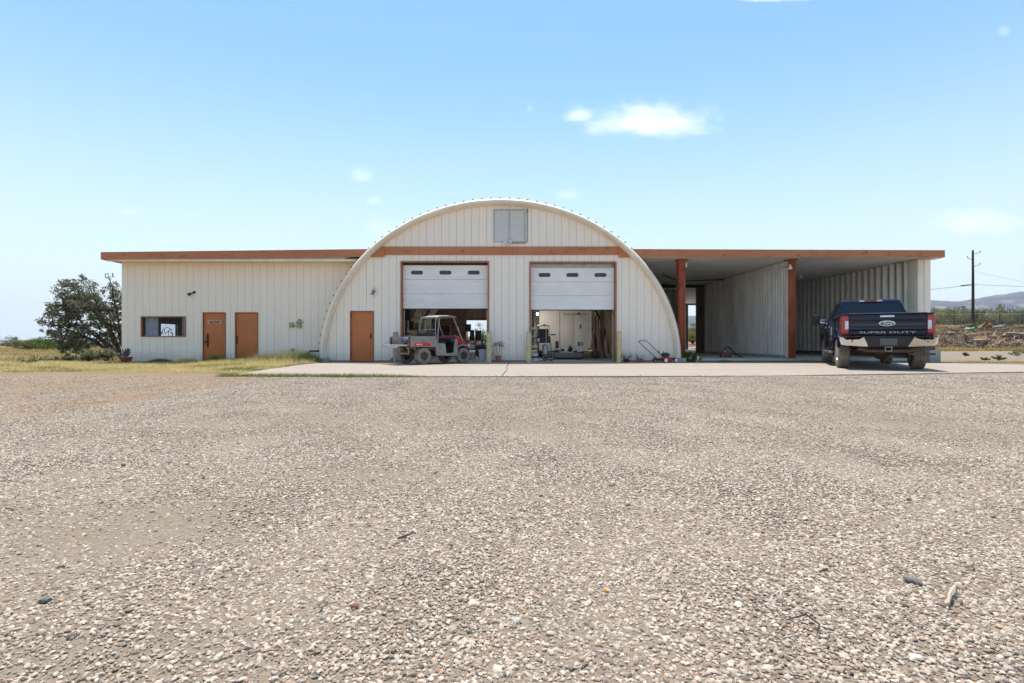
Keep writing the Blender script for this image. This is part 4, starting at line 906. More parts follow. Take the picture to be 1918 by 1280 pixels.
mb = MB(); mb.box(-.86,.86,-1.08,1.0,.82,.86); mb.box(-.86,.86,.94,1.0,.86,1.42); B(mb, 'bed_floor', MT['black'])
# cab and nose: side profile lofted across, belt line
def slab_loft(prof, ws):
    rings = [[(x, y, z) for y, z in prof] for x in ws]; return MB().loft(rings)
body = [(1.03,.55),(3.45,.50)] + [(4.06-.54*math.cos(PI*k/12), .46+.54*math.sin(PI*k/12)) for k in range(1,12)] + [(4.62,.50),(5.02,.55),(5.06,.95),(5.0,1.18),(4.8,1.25),(3.5,1.36),(1.03,1.42)]
mb = MB(); rings = []
for x, dz in ((-1.0,-.03),(-.985,0),(.985,0),(1.0,-.03)): rings.append([(x, y, z+(dz if z > 1 else 0)) for y, z in body])
mb.loft(rings); B(mb, 'body', MT['paint'], bevel=.02)
# greenhouse
gh_b = [(-.94,1.06),(.94,1.06),(.94,3.55),(-.94,3.55)]; gh_t = [(-.72,1.26),(.72,1.26),(.72,2.75),(-.72,2.75)]
def gring(t, z): return [(a[0]+(b[0]-a[0])*t, a[1]+(b[1]-a[1])*t, z) for a, b in zip(gh_b, gh_t)]
mb = MB(); mb.loft([gring(0,1.40), gring(.86,1.90), gring(1.0,1.965), [(p[0]*.8, 1.9+(p[1]-1.9)*.8, 1.995) for p in gring(1.0,1.995)]]); cab = B(mb, 'cab', MT['paint'], bevel=.03, seg=3)
def quad_on(corners, dx, nm, par, mt):
    a, b, c, d = [Vector(p) for p in corners]; n = (b-a).cross(d-a).normalized()*dx
    return MB().loft([[p+n for p in (a,b,c,d)], [p+n*.2 for p in (a,b,c,d)]]).build(nm, mt, par, world=False, bevel=.0, smooth=0)
def P3(u, t):                                    # rear face of the greenhouse, u across, t up
    z = 1.40+(1.90-1.40)*t; tt = .86*t; hw = .94+(.72-.94)*tt; y = 1.06+(1.26-1.06)*tt; return (hw*u, y, z)
quad_on([P3(-.9,.06), P3(.9,.06), P3(.86,.90), P3(-.86,.90)], .012, 'rear_window', cab, MT['tint'])
def S3(s, v, t):
    z = 1.40+(1.90-1.40)*t; tt = .86*t; x = .94+(.72-.94)*tt; y0 = 1.06+.2*tt; y1 = 3.55-.8*tt; return (s*x, y0+(y1-y0)*v, z)
for s in (-1, 1):
    for v0, v1 in ((.06,.40),(.45,.80)):
        c = [S3(s,v0,.06), S3(s,v1,.06), S3(s,v1-.01,.92), S3(s,v0+.02,.92)]; quad_on(c if s > 0 else c[::-1], .012, 'side_window', cab, MT['tint'])
    mb = MB()
    for y in (1.98, 3.12): mb.box(s*.995-.008, s*.995+.008, y-.005, y+.005, .55, 1.40)
    B(mb, 'door_seam', MT['black'])
    mb = MB()
    for y in (1.85, 2.98): mb.box(s*1.01-.015, s*1.01+.015, y-.11, y+.11, 1.18, 1.215)
    B(mb, 'door_handle', MT['chrome'], bevel=.006)
    mb = MB(); mb.tube([(s*.98,3.2,1.36),(s*1.14,3.18,1.40),(s*1.2,3.18,1.42)], .025, 6); mb.tube([(s*.98,3.2,1.46),(s*1.2,3.18,1.47)], .02, 6)
    mi = B(mb, 'mirror_arm', MT['chrome']); mb = MB(); mb.prism(rrect(.24,.34,.07,4,s*1.28,1.46), 3.08, 3.24, 'xz'); mb.build('mirror_housing', MT['black'], mi, world=False, bevel=.015)
    MB().prism(rrect(.20,.20,.04,4,s*1.28,1.51), 3.064, 3.0795, 'xz').prism(rrect(.20,.07,.02,4,s*1.28,1.35), 3.064, 3.0795, 'xz').build('mirror_glass', MT['black'], mi, world=False, smooth=0)
    mb = MB(); mb.box(s*.9 if s > 0 else -1.08, 1.08 if s > 0 else s*.9, 1.15, 3.3, .40, .45); B(mb, 'running_board', MT['steel'], bevel=.012)
mb = MB(); mb.prism([(-.16,0),(.16,0),(.15,.05),(-.15,.05)], 1.205, 1.26, 'xz'); 
for v in mb.v: v.z += 1.925
B(mb, 'brake_lamp', MT['redlens'], cab)
for s in (-1,1):
    mb = MB(); mb.prism([(s*.165,0),(s*.29,.003),(s*.28,.048),(s*.16,.05)], 1.208, 1.26, 'xz')
    for v in mb.v: v.z += 1.925
    B(mb, 'cargo_lamp', MT['clearlens'], cab)
# tailgate: creased panel with lipped top
tgp = [(-1.10,.86),(-1.135,.88),(-1.14,1.02),(-1.165,1.05),(-1.165,1.10),(-1.135,1.135),(-1.135,1.275),(-1.155,1.30),(-1.155,1.325),(-1.14,1.345),(-1.145,1.43),(-1.185,1.45),(-1.185,1.472),(-1.13,1.485),(-1.05,1.48),(-1.05,.86)]
mb = MB(); mb.prism(tgp, -.83, .83, 'yz'); tg = B(mb, 'tailgate', MT['paint'], bevel=.006, seg=2, smooth=40)
mb = MB(); mb.prism([(-.16,1.365),(.16,1.365),(.145,1.42),(-.145,1.42)], -1.168, -1.143, 'xz'); mb.build('tailgate_handle', MT['chrome'], tg, world=False, bevel=.006)
mb = MB(); n = 36
def ell(a, b, y, n=36): return [(a*math.cos(2*PI*k/n), y, 1.205+b*math.sin(2*PI*k/n)) for k in range(n)]
mb.loft([ell(.175,.072,-1.136), ell(.175,.072,-1.158), ell(.150,.052,-1.160), ell(.150,.052,-1.152)]); em = mb.build('emblem', MT['chrome'], tg, world=False, smooth=40)
MB().loft([ell(.150,.052,-1.1515), ell(.150,.052,-1.1555)]).build('emblem_field', M('emblem_blue', (.012,.03,.12), .2, var=.1, coat=.5), em, world=False, smooth=0)
letters('emblem_script', em, 'Ford', .105, .21, (0,-1.158,1.205), MT['chrome'], .45, 0, .004)
letters('raised_letters', tg, 'SUPER DUTY', .075, 1.22, (0,-1.142,.975), MT['dullchrome'], 0, 0, .006)
for s in (-1, 1):
    mb = MB(); mb.loft([[(s*.84,-1.16,z),(s*1.0,-1.15,z),(s*1.015,-1.0,z),(s*.84,-1.0,z)] for z in (.93,1.0,1.35,1.415)]); tl = B(mb, 'tail_light', MT['redlens'], bevel=.015)
    mb = MB(); mb.loft([[(s*.845,-1.168,z),(s*.925,-1.166,z),(s*.925,-1.155,z),(s*.845,-1.155,z)] for z in (1.06,1.28)]); mb.build('reversing_lamp', MT['clearlens'], tl, world=False, bevel=.006)
# chrome step bumper in two wings round a dark centre
for s in (-1, 1):
    wing_ = [(.40,.60),(.52,.86),(.62,.80),(.93,.79),(1.0,.86),(1.045,.86),(1.05,.78),(1.02,.665),(.90,.63),(.5,.60)]
    mb = MB(); rings = []
    for dy, k in ((-1.36,.985),(-1.385,.96),(-1.36,.985),):
        pass
    cx_, cz_ = .75, .73
    for y, k in ((-1.20,1.0),(-1.345,1.0),(-1.372,.955),(-1.378,.90)):
        rings.append([(s*(cx_+(x-cx_)*k), y+(.16*max(0, x-.88)/.17 if y < -1.3 else 0), cz_+(z-cz_)*k) for x, z in wing_])
    for r_ in rings[1:]:
        for i, q in enumerate(r_): r_[i] = (q[0], q[1]+(.87-q[2])*.32, q[2])
    mb.loft(rings); bp_ = B(mb, 'bumper', MT['chrome'], smooth=35)
    mb = MB(); mb.lathe([(0,-.006),(.018,-.004),(.018,0)], 12, (s*.80,-1.378,.74), 'y'); mb.build('parking_sensor', MT['black'], bp_, world=False)
mb = MB(); mb.prism([(-.52,.855),(-.40,.60),(.40,.60),(.52,.855)], -1.33, -1.14, 'xz'); B(mb, 'bumper_centre', MT['black'], bevel=.01)
mb = MB(); mb.box(-1.0,1.0,-1.345,-1.14,.858,.875); B(mb, 'bumper_step', MT['black'], bevel=.006)
MB().prism(rrect(.36,.17,.012,3,-.0,.735), -1.342, -1.333, 'xz').build('licence_plate', M('grey_blank_plate', (.11,.11,.115), .6, var=.05), tk, world=False, smooth=0)
# hitch, exhaust, axle, springs, frame
mb = MB(); mb.tube([(-.62,-1.12,.56),(-.45,-1.2,.50),(.45,-1.2,.50),(.62,-1.12,.56)], .045, 10); B(mb, 'hitch_bar', MT['rustmetal'])
mb = MB(); mb.box(-.075,.075,-1.34,-1.1,.49,.505); mb.box(-.075,.075,-1.34,-1.1,.595,.61); mb.box(-.075,-.06,-1.34,-1.1,.505,.595); mb.box(.06,.075,-1.34,-1.1,.505,.595); B(mb, 'hitch_receiver', MT['steel'])
mb = MB(); mb.box(.45,1.0,-1.18,-1.12,.40,.45); mb.tube([(.5,-.6,.55),(.55,-1.15,.53)], .04, 8); B(mb, 'exhaust', MT['rustmetal'])
mb = MB(); mb.box(-.50,-.42,-1.12,4.9,.55,.70); mb.box(.42,.50,-1.12,4.9,.55,.70); mb.box(-.42,.42,-1.0,-.92,.55,.68); mb.box(-.42,.42,1.2,1.3,.5,.62); mb.box(-.7,.7,1.0,4.6,.48,.52); B(mb, 'chassis', MT['darkmetal'])
mb = MB(); mb.tube([(-.8,0,.42),(.8,0,.42)], .055, 10); mb.ball((.05,0,.42), .19,.2,.18,14,10); mb.tube([(.05,.1,.43),(.05,2.2,.5)], .045, 8); mb.tube([(-.78,4.06,.42),(.78,4.06,.42)], .05, 8); mb.ball((-.25,4.06,.42), .15,.16,.15,12,8)
for s in (-1,1): mb.bar((s*.56,-.75,.50),(s*.56,0,.50),.07,.05); mb.bar((s*.56,0,.50),(s*.56,.75,.52),.07,.05); mb.tube([(s*.38,-.1,.44),(s*.45,-.5,.75)], .03, 6)
mb.box(-.2,.2,2.6,4.5,.38,.5); B(mb, 'axle', MT['rustmetal'])
for s in (-1,1):
    for y in (0, 4.06): wheel(tk, s*.86, y, .415, .285, .235, s, MT['alloy'], 26, 8)

# ------------------------------------------------------------------ the utility side-by-side
ut = thing('utility_vehicle', 'dusty two seat utility vehicle with red bonnet and lowered tailgate', 'utility vehicle', (-3.48, 18.93, 0), R(-47), scale=.90)
MT['dusty'] = M('dusty_grey_body', (.27,.26,.24), .7, var=.25, scale=3, spot=((.36,.31,.25), 2.5, .52))
MT['dusttube'] = M('dusty_cage_tube', (.30,.28,.26), .65, .2, var=.25, scale=6)
MT['redplastic'] = M('red_bonnet_plastic', (.55,.025,.03), .35, var=.2, scale=3, spot=((.40,.20,.16), 4, .6))
U_ = lambda mb, nm, mt, par=ut, **k: mb.build(nm, mt, par, world=False, **k)
# cargo box
mb = MB(); mb.box(-.66,.66,-.60,.56,.72,.76); U_(mb, 'cargo_floor', MT['dusty'], bevel=.006)
for s in (-1,1):
    mb = MB(); mb.prism([(-.60,.70),(.62,.66),(.62,.98),(.50,1.07),(-.60,1.07)], s*.66, s*.72, 'yz'); sd_ = U_(mb, 'cargo_side', MT['dusty'], bevel=.015)
    mb = MB(); mb.bar((s*.70,-.60,1.075),(s*.70,.52,1.075),.05,.03); mb.bar((s*.735,-.5,.93),(s*.735,.55,.90),.03,.035); mb.build('side_rail', MT['dusttube'], sd_, world=False)
    mb = MB(); mb.prism([(-.46,.715),(.32,.715),(.30,.83),(-.44,.84)], s*.7205, s*.7265, 'yz'); dc = mb.build('red_decal', MT['redplastic'], sd_, world=False, smooth=0)
    mb = MB()
    for y0, w_ in ((-.34,.07),(-.24,.03),(-.16,.05)): mb.prism([(y0,.752),(y0+w_,.752),(y0+w_+.008,.80),(y0+.008,.80)], s*.727, s*.730, 'yz')
    mb.build('decal_mark', MT['white'], dc, world=False, smooth=0)
    mb = MB(); mb.box(s*.60 if s > 0 else -.72, .72 if s > 0 else s*.60, -.66, -.605, .74, 1.06); U_(mb, 'tail_light', M('dark_red_lens', (.10,.008,.012), .25, coat=.4), bevel=.008)
mb = MB(); mb.box(-.66,.66,.56,.60,.76,1.06); U_(mb, 'cargo_front', MT['dusty'], bevel=.008)
mb = MB(); mb.box(-.62,.62,-1.08,-.63,.715,.755); mb.box(-.62,.62,-1.085,-1.06,.65,.714)
for x in (-.45,-.15,.15,.45): mb.box(x-.03,x+.03,-1.05,-.66,.756,.77)
U_(mb, 'tailgate', M('pale_tailgate', (.45,.43,.42), .6, var=.2, scale=4), bevel=.006)
mb = MB()
for s in (-1,1): mb.tube([(s*.63,-1.0,.76),(s*.65,-.62,1.03)], .007, 5)
U_(mb, 'tailgate_cable', MT['steel'])
# frame and running gear
mb = MB()
for s in (-1,1):
    mb.tube([(s*.40,-.58,.66),(s*.40,.6,.60),(s*.42,1.0,.36),(s*.42,2.3,.36)], .028, 8); mb.tube([(s*.40,-.55,.64),(s*.30,-.25,.40),(s*.36,.55,.36)], .024, 8)
    mb.tube([(s*.40,-.30,.66),(s*.52,.0,.34)], .026, 8); mb.tube([(s*.40,.25,.62),(s*.52,.02,.34)], .026, 8); mb.tube([(s*.2,.1,.36),(s*.56,0,.32)], .03, 8); mb.tube([(s*.25,1.93,.42),(s*.56,1.93,.32)], .03, 8)
    mb.tube([(s*.42,-.5,.40),(s*.42,-.5,.66)], .024, 8)
mb.tube([(-.42,-.52,.42),(.42,-.52,.42)], .028, 8); mb.tube([(-.6,0,.32),(.6,0,.32)], .028, 8); mb.tube([(-.6,1.93,.32),(.6,1.93,.32)], .028, 8); U_(mb, 'chassis', M('dusty_frame', (.36,.29,.19), .75, .1, var=.4, scale=7))
mb = MB(); mb.box(-.30,.30,-.12,.52,.30,.62); mb.lathe([(.0,.02),(.12,.02),(.12,.4),(.0,.4)], 16, (0,-.42,.48), 'x'); mb.box(-.25,.25,.55,.95,.30,.55); U_(mb, 'engine', MT['darkmetal'], bevel=.03)
for s in (-1,1):
    mb = MB(); rings = []
    for k in range(60): a = k*.55; rings.append((s*.50+.055*math.cos(a), -.08+.055*math.sin(a), .34+.30*k/59))
    mb.tube(rings, .012, 5); U_(mb, 'coil_spring', MT['steel'])
# cab tub
for s in (-1,1):
    prof_ = [(.60,.34),(1.62,.30),(1.66,.42),(1.62,.98),(1.52,1.0),(1.46,.44),(1.08,.42),(1.02,.78),(.95,.82),(.66,.82),(.58,.78)]
    mb = MB(); mb.prism(prof_, s*.60, s*.70, 'yz'); U_(mb, 'side_panel', MT['dusty'], bevel=.015)
    mb = MB(); mb.loft([[(s*.40,y,z),(s*.74,y,z-.01),(s*.74,y,z-.05),(s*.40,y,z-.05)] for y, z in ((1.58,.78),(1.62,.70),(1.75,.76),(1.95,.78),(2.12,.74),(2.25,.62))]); U_(mb, 'front_fender', MT['dusty'], smooth=40)
    mb = MB(); mb.lathe([(0,-.03),(.07,-.02),(.075,.03),(0,.05)], 14, (s*.45,2.36,.72), 'y'); U_(mb, 'headlight', MT['clearlens'])
    mb = MB(); mb.lathe([(.0,-.01),(.09,0),(.09,.24),(.0,.25)], 12, (s*.36,1.0,.80), 'y'); mb.box(s*.06 if s > 0 else -.60, .60 if s > 0 else s*.06, .66,1.12,.70,.84); mb.loft([[(s*.08,y,z),(s*.58,y,z),(s*.58,y+.1,z),(s*.08,y+.1,z)] for y, z in ((.66,.84),(.60,1.02),(.55,1.24))]); U_(mb, 'seat', MT['black'], bevel=.02)
mb = MB(); mb.box(-.62,.62,.60,1.64,.30,.36); mb.loft([[(-.6,y,z),(.6,y,z),(.6,y+.12,z),(-.6,y+.12,z)] for y, z in ((1.60,.36),(1.55,.8),(1.45,1.0))]); U_(mb, 'cab_floor', MT['black'])
mb = MB(); mb.loft([[(-.60,y,z),(.60,y,z),(.60,y,z0),(-.60,y,z0)] for y, z, z0 in ((1.36,1.02,.86),(1.55,1.07,.84),(1.66,1.04,.84))]); U_(mb, 'dashboard', MT['black'], bevel=.02)
mb = MB(); mb.tube([(-.30+.17*math.cos(a), 1.22-.06*math.sin(a), 1.05+.15*math.sin(a)) for a in np.linspace(0,2*PI,20)], .017, 7); mb.tube([(-.30,1.22,1.05),(-.30,1.5,.95)], .02, 6); mb.tube([(-.46,1.22,1.05),(-.14,1.22,1.05)], .012, 5); U_(mb, 'steering_wheel', MT['dusttube'])
mb = MB(); rings = []
for y, w_, z, zb in ((1.62,.56,1.14,.84),(1.80,.55,1.12,.80),(2.05,.52,1.05,.78),(2.26,.46,.93,.75),(2.36,.36,.82,.73)):
    rings.append([(-w_,y,zb),(-w_,y,z-.05),(-w_*.8,y,z),(w_*.8,y,z),(w_,y,z-.05),(w_,y,zb)])
mb.loft(rings); U_(mb, 'bonnet', MT['redplastic'], smooth=45)
mb = MB(); mb.loft([[(-w_,y,.42),(w_,y,.42),(w_,y,z),(-w_,y,z)] for y, w_, z in ((1.66,.42,.86),(2.1,.42,.80),(2.32,.36,.74),(2.38,.30,.66))]); mb.tube([(-.4,2.36,.45),(-.38,2.44,.62),(.38,2.44,.62),(.4,2.36,.45)], .025, 8); U_(mb, 'front_bumper', MT['black'], bevel=.01)
# cage and roof
mb = MB()
for s in (-1,1):
    mb.tube([(s*.66,.68,.55),(s*.68,.66,.95),(s*.66,.70,1.35),(s*.60,.80,1.82),(s*.59,.90,1.88),(s*.58,1.40,1.90),(s*.58,1.50,1.87),(s*.60,1.88,1.05),(s*.58,1.98,.80)], .026, 8)
    mb.tube([(s*.58,.62,1.05),(s*.56,.64,1.7),(s*.52,.72,1.83)], .022, 8)
mb.tube([(-.60,.80,1.83),(.60,.80,1.83)], .026, 8); mb.tube([(-.58,1.48,1.88),(.58,1.48,1.88)], .026, 8); mb.tube([(-.58,.62,1.08),(.58,.62,1.08)], .024, 8); mb.tube([(-.58,.63,1.36),(.58,.63,1.36)], .018, 8)
for x in (-.2,.2): mb.tube([(x,.62,1.08),(x*.9,.66,1.75)], .018, 8)
U_(mb, 'roll_cage', MT['dusttube'], smooth=50)
mb = MB(); rings = []
for y, z in ((.70,1.86),(.78,1.905),(1.0,1.925),(1.3,1.93),(1.50,1.915),(1.62,1.88)):
    rings.append([(-.62,y,z-.03),(-.62,y,z-.005),(-.45,y,z+.015),(0,y,z+.025),(.45,y,z+.015),(.62,y,z-.005),(.62,y,z-.03)])
mb.loft(rings); U_(mb, 'roof', M('dusty_roof', (.36,.355,.35), .6, var=.2, scale=3), smooth=45)
mb = MB(); mb.tube([(.64,1.66,1.45),(.70,1.64,1.45),(.71,1.66,1.32),(.66,1.70,1.30)], .012, 5); U_(mb, 'mirror', MT['white'])
MT['utrim'] = M('dark_wheel', (.07,.07,.075), .45, .4, var=.3)
for s in (-1,1):
    wheel(ut, s*.62, 0, .325, .26, .165, s, MT['utrim'], 16, 6, depth=.02); wheel(ut, s*.62, 1.93, .315, .23, .165, s, MT['utrim'], 16, 6, depth=.02)
m4 = PM[ut.name]
mb = MB()
for k in range(7): rr_ = [.03,.13,.17,.18,.17,.13,.03][k]
mb.ball((.1,-.28,.90), .34,.24,.15, 16, 9, .06); mb.ball((-.18,-.22,.92), .24,.22,.16, 14, 8, .08)
mb.v = [m4 @ v for v in mb.v]; o = mb.build('tarp_bundle', M('navy_tarp', (.035,.055,.11), .7, var=.3, scale=6, bump=.5, bscale=20), smooth=60); tag(o, 'navy blue tarp bundle lying in the cargo box of the utility vehicle', 'tarp')
# ------------------------------------------------------------------ bollards
MT['bollard'] = M('faded_yellow_bollard', (.70,.55,.24), .8, var=.25, scale=4, spot=((.56,.50,.38), 4, .5), bump=.3)
MT['bollard2'] = M('bare_grey_bollard', (.36,.32,.26), .85, var=.3, scale=4, bump=.3)
for px, lb, mt in ((741,'bare grey brown bollard behind the utility vehicle','bollard2'),(915.5,'faded yellow bollard between the white bin and the terracotta pot','bollard'),(990,'faded yellow bollard next to the engine on the hand cart','bollard'),(1160,'faded yellow bollard with a dark rim beside the low potted plants','bollard')):
    Y = 20.62; x = WX(px, Y); t = thing('bollard', lb, 'bollard', (x, Y, 0), 0, 'bollards guarding the roller doors'); ht = 1.15+rnd(-.01,.01)
    MB().lathe([(.105,-.02),(.102,.0),(.1,ht-.03),(.098,ht)], 20, (x,Y,0)).build('pipe', MT[mt], t, smooth=50)
    mb = MB(); mb.lathe([(.092,ht-.01),(.085,ht+.02),(.05,ht+.035),(0,ht+.04)], 20, (x,Y,0)); mb.build('concrete_cap', MT['concrete'], t)
# ------------------------------------------------------------------ things along the front of the hall
o = MB().box(WX(733,20.9), WX(740,20.9), 20.8, 21.0, 0, .16).build('block', M('slate_block', (.13,.15,.17), .7), bevel=.01); tag(o, 'small slate grey block on the concrete behind the grey bollard', 'block')
x, Y = WX(904.5, 22.2), 22.2
t = thing('bin', 'pale bluish white plastic bin standing just inside the door', 'bin', (x, Y, .003))
MT['bin'] = M('pale_blue_plastic', (.62,.65,.74), .45, var=.08)
MB().lathe([(.0,.004),(.155,.004),(.16,.01),(.19,.46),(.18,.46),(.15,.03),(0,.03)], 24, (x,Y,0), cap=False).build('tub', MT['bin'], t); MB().lathe([(.19,.44),(.205,.44),(.205,.475),(.19,.475)], 24, (x,Y,0)).build('rim', MT['bin'], t)
def potplant(px, py, Y, r, h, mt, label, leaves, mtleaf, stems=(), bowl=False, zb=0, cat='potted plant'):
    x = WX(px, Y); t = thing('potted_plant', label, cat, (x, Y, zb))
    pr = [(0,.003),(r*.55,.003),(r*.98,h*.9),(r,h),(r*.93,h),(r*.88,h*.86),(0,h*.84)] if bowl else [(0,.003),(r*.78,.003),(r*.97,h*.82),(r*1.06,h*.82),(r*1.08,h),(r*.95,h),(r*.9,h*.86),(0,h*.84)]
    MB().lathe([(a, b+zb) for a, b in pr], 22, (x,Y,0), cap=False).build('pot', mt, t, smooth=40)
    mb = MB()
    for (dx, dy, hh, r_) in stems: mb.tube([(x+dx*.3, Y+dy*.3, zb+h*.8), (x+dx*.7, Y+dy*.7, zb+h+hh*.5), (x+dx, Y+dy, zb+h+hh)], [r_, r_*.9, r_*.8], 6)
    if stems: mb.build('stem', MT['wood'], t)
    mb = MB()
    for (bx, bz, ex, ez, w_) in leaves:            # arching strap leaves, base -> tip (relative to pot centre)
        b_ = Vector((x+bx, Y+rnd(-.03,.03), zb+bz)); e_ = Vector((x+ex, Y+rnd(-.12,.12), zb+ez)); m_ = (b_+e_)/2+Vector((0,0,.35*(e_-b_).length*.5))
        rings = []
        for q in range(6):
            tt = q/5; p = b_*(1-tt)**2+m_*2*tt*(1-tt)+e_*tt*tt; ww = w_*math.sin(PI*(.12+.86*tt))*.5; rings.append([(p.x-ww*.3, p.y-ww, p.z+.006), (p.x, p.y, p.z-.004), (p.x+ww*.3, p.y+ww, p.z+.006), (p.x, p.y, p.z+.004)])
        mb.loft(rings)
    mb.build('leaves', mtleaf, t, smooth=0); return t
lv_ = []
for cx_, cz_ in ((-.10,.66),(.06,.62),(.10,.74)):
    for k in range(9): a = rnd(0,6.28); lv_.append((cx_, cz_, cx_+.17*math.cos(a), cz_+.14*math.sin(a)-.03, .06))
lv_ += [(-.1,.3,-.30,.02+.26,.05),(-.12,.5,-.26,.18,.05),(.12,.6,.34,.48,.05)]
potplant(933, 678, 20.75, .115, .25, MT['terracotta'], 'terracotta pot with two bare stems topped by dark red leaves', lv_, MT['leaf_red'], [(-.09,0,.42,.014),(.08,.02,.44,.014)])
def rosette(n, r, z0, z1, w): return [(0.02*math.cos(a), z0, r*rnd(.6,1)*math.cos(a), rnd(z0, z1), w) for a in [rnd(0,6.28) for _ in range(n)]]
potplant(1173, 680, 20.55, .12, .12, MT['darkmetal'], 'low broad leaved green plant at the foot of the yellow bollard', rosette(26,.30,.12,.42,.09), MT['leaf_dark'])
potplant(1198, 680, 20.5, .15, .13, MT['terracotta'], 'low reddish bowl of mixed green and red leaves below the pale siding', rosette(18,.24,.12,.34,.08), MT['leaf_dark'], bowl=True)
potplant(236, 680, 20.9, .235, .24, M('rust_red_bowl', (.30,.075,.045), .5, var=.2), 'rust red bowl planter with a grey green succulent at the wing corner', rosette(30,.26,.24,.62,.07)+[(-.1,.22,-.36,.30,.06)], M('succulent', (.16,.19,.15), .6, var=.3), bowl=True, zb=terr(-15.2,20.9)+.005)
# lawn mower
mx, my = WX(1246, 20.15), 20.15
mw = thing('lawn_mower', 'red push lawn mower with white wheels and folded out handle', 'lawn mower', (mx, my, 0), R(-62))
MT['mred'] = M('mower_red', (.52,.045,.03), .35, var=.12)
W2 = lambda mb, nm, mt, par=mw, **k: mb.build(nm, mt, par, world=False, **k)
mb = MB(); mb.lathe([(.24,.09),(.25,.12),(.24,.18),(.20,.21),(.10,.23),(0,.235)], 24, (0,.0,0), cap=False); mb.box(-.22,.22,.1,.33,.10,.20); W2(mb, 'deck', MT['mred'], smooth=40)
mb = MB(); mb.box(-.2,.2,-.36,-.16,.09,.16); W2(mb, 'rear_flap', MT['black'], bevel=.01)
mb = MB(); mb.lathe([(0,.235),(.13,.235),(.14,.30),(.12,.36),(.06,.38),(0,.38)], 18, (0,.02,0)); mb.box(-.10,.12,-.12,.12,.25,.34); mb.lathe([(0,.38),(.03,.38),(.03,.42),(0,.42)], 10, (-.05,-.05,0)); W2(mb, 'engine', MT['darkmetal'], bevel=.012)
MB().lathe([(0,.0),(.05,.0),(.05,.05),(0,.05)], 12, (.12,.10,.29)).build('fuel_tank', MT['steel'], mw, world=False)
for s in (-1,1):
    for y, r_ in ((.25,.095),(-.25,.10)):
        W_ = W2(MB().lathe([(.0,-.02),(r_-.02,-.022),(r_,-.02),(r_,.02),(r_-.02,.022),(0,.02)], 24, (s*.28,y,r_), 'x'), 'wheel', MT['rubber'])
        mb = MB(); mb.lathe([(0,-.028),(r_*.72,-.026),(r_*.75,.026),(0,.028)], 20, (s*.28,y,r_), 'x'); mb.build('hub', MT['white'], W_, world=False)
mb = MB(); mb.tube([(-.20,-.22,.16),(-.22,-.50,.36),(-.24,-1.02,.74),(-.22,-1.10,.80),(-.18,-1.12,.82),(.18,-1.12,.82),(.22,-1.10,.80),(.24,-1.02,.74),(.22,-.50,.36),(.20,-.22,.16)], .013, 7); mb.tube([(-.20,-1.06,.84),(-.16,-1.08,.88),(.16,-1.08,.88),(.20,-1.06,.84)], .006, 5); mb.tube([(.22,-.5,.38),(.22,-.55,.44)], .02, 6); W2(mb, 'handle', MT['darkmetal'])
x, Y = WX(1270, 20.5), 20.5
t = thing('paint_can', 'small grey can standing at the foot of the arch', 'can', (x, Y, 0)); MB().lathe([(0,.003),(.075,.003),(.078,.14),(.07,.14),(.07,.12),(0,.12)], 18, (x,Y,0), cap=False).build('can', MT['galv'], t); MB().tube([(x-.078,Y,.12),(x-.06,Y-.02,.17),(x+.06,Y-.02,.17),(x+.078,Y,.12)], .004, 5).build('handle', MT['steel'], t)
for k, (px, Y, h_, w_, lb) in enumerate(((1287,20.9,.50,.7,'leafy green weed growing beside the foot of the arch'),(1300,21.0,.22,.8,'low green weed at the carport edge next to the leafy tall weed'),)):
    bush('weed', lb, 'weed', WX(px,Y), Y, h_, w_, MT['leaf_green' if k == 0 else 'leaf_dark'], 10, 60, (.04,.10), 90+k, z=0)
mb = MB(); x, Y = WX(1304.5,18.2), 18.2; mb.tube([(x,Y,0),(x+.02,Y,.12),(x+.05,Y,.26)], .006, 5)
for k in range(24): mb.ball((x+.045+rnd(-.02,.03), Y+rnd(-.02,.02), .16+rnd(0,.14)), .010, .010, .018, 5, 4)
o = mb.build('grass_stalk', MT['straw']); tag(o, 'dry pale grass stalk growing from a crack in the bright concrete', 'grass stalk')
for k, (px, Y, h_, w_, mt, lb) in enumerate(((402,21.2,.42,1.0,'weed','green weed clump in front of the door with the sign'),(428,21.2,.22,.8,'leaf_dark','dark low weed between the two wing doors'),(545,20.3,.80,2.2,'straw','tall straw coloured grass clump below the meter'),(500,20.3,.60,2.0,'straw','short straw coloured grass clump beyond the plain wing door'),(574,20.4,.62,1.3,'weed','bright yellow green weed clump under the black pipe'),(300,21.4,.22,1.2,'leaf_dry','dry brown weed beneath the window'),(350,21.2,.26,1.1,'straw','pale grass tuft between the window and the first wing door'))):
    x = WX(px,Y); z = terr(x,Y); t = thing('weed', lb, 'weed', (x,Y,z)); n = 1800; p = rng.normal(0,w_*.22,(n,2)); v = []
    hh = h_*rng.uniform(.4,1,n)*np.exp(-(p**2).sum(1)/(w_*.42)**2); a = rng.uniform(0,6.28,n); tt = np.stack([np.cos(a),np.sin(a),np.zeros(n)],-1); b_ = np.concatenate([p, np.zeros((n,1))],1); l = rng.normal(0,.35,(n,2)); tip = b_+np.stack([l[:,0]*hh,l[:,1]*hh,hh],-1)
    raw('blades', np.stack([b_-tt*.008,b_+tt*.008,tip],1).reshape(-1,3), np.arange(3*n).reshape(n,3), MT[mt], t)
# edging board along the apron
o = MB().bar((WX(535,17.3), 17.3, .02), (WX(596,19.9), 19.9, .02), .05, .06).build('edging_board', MT['palewood']); tag(o, 'pale edging board lying along the side of the concrete', 'board')
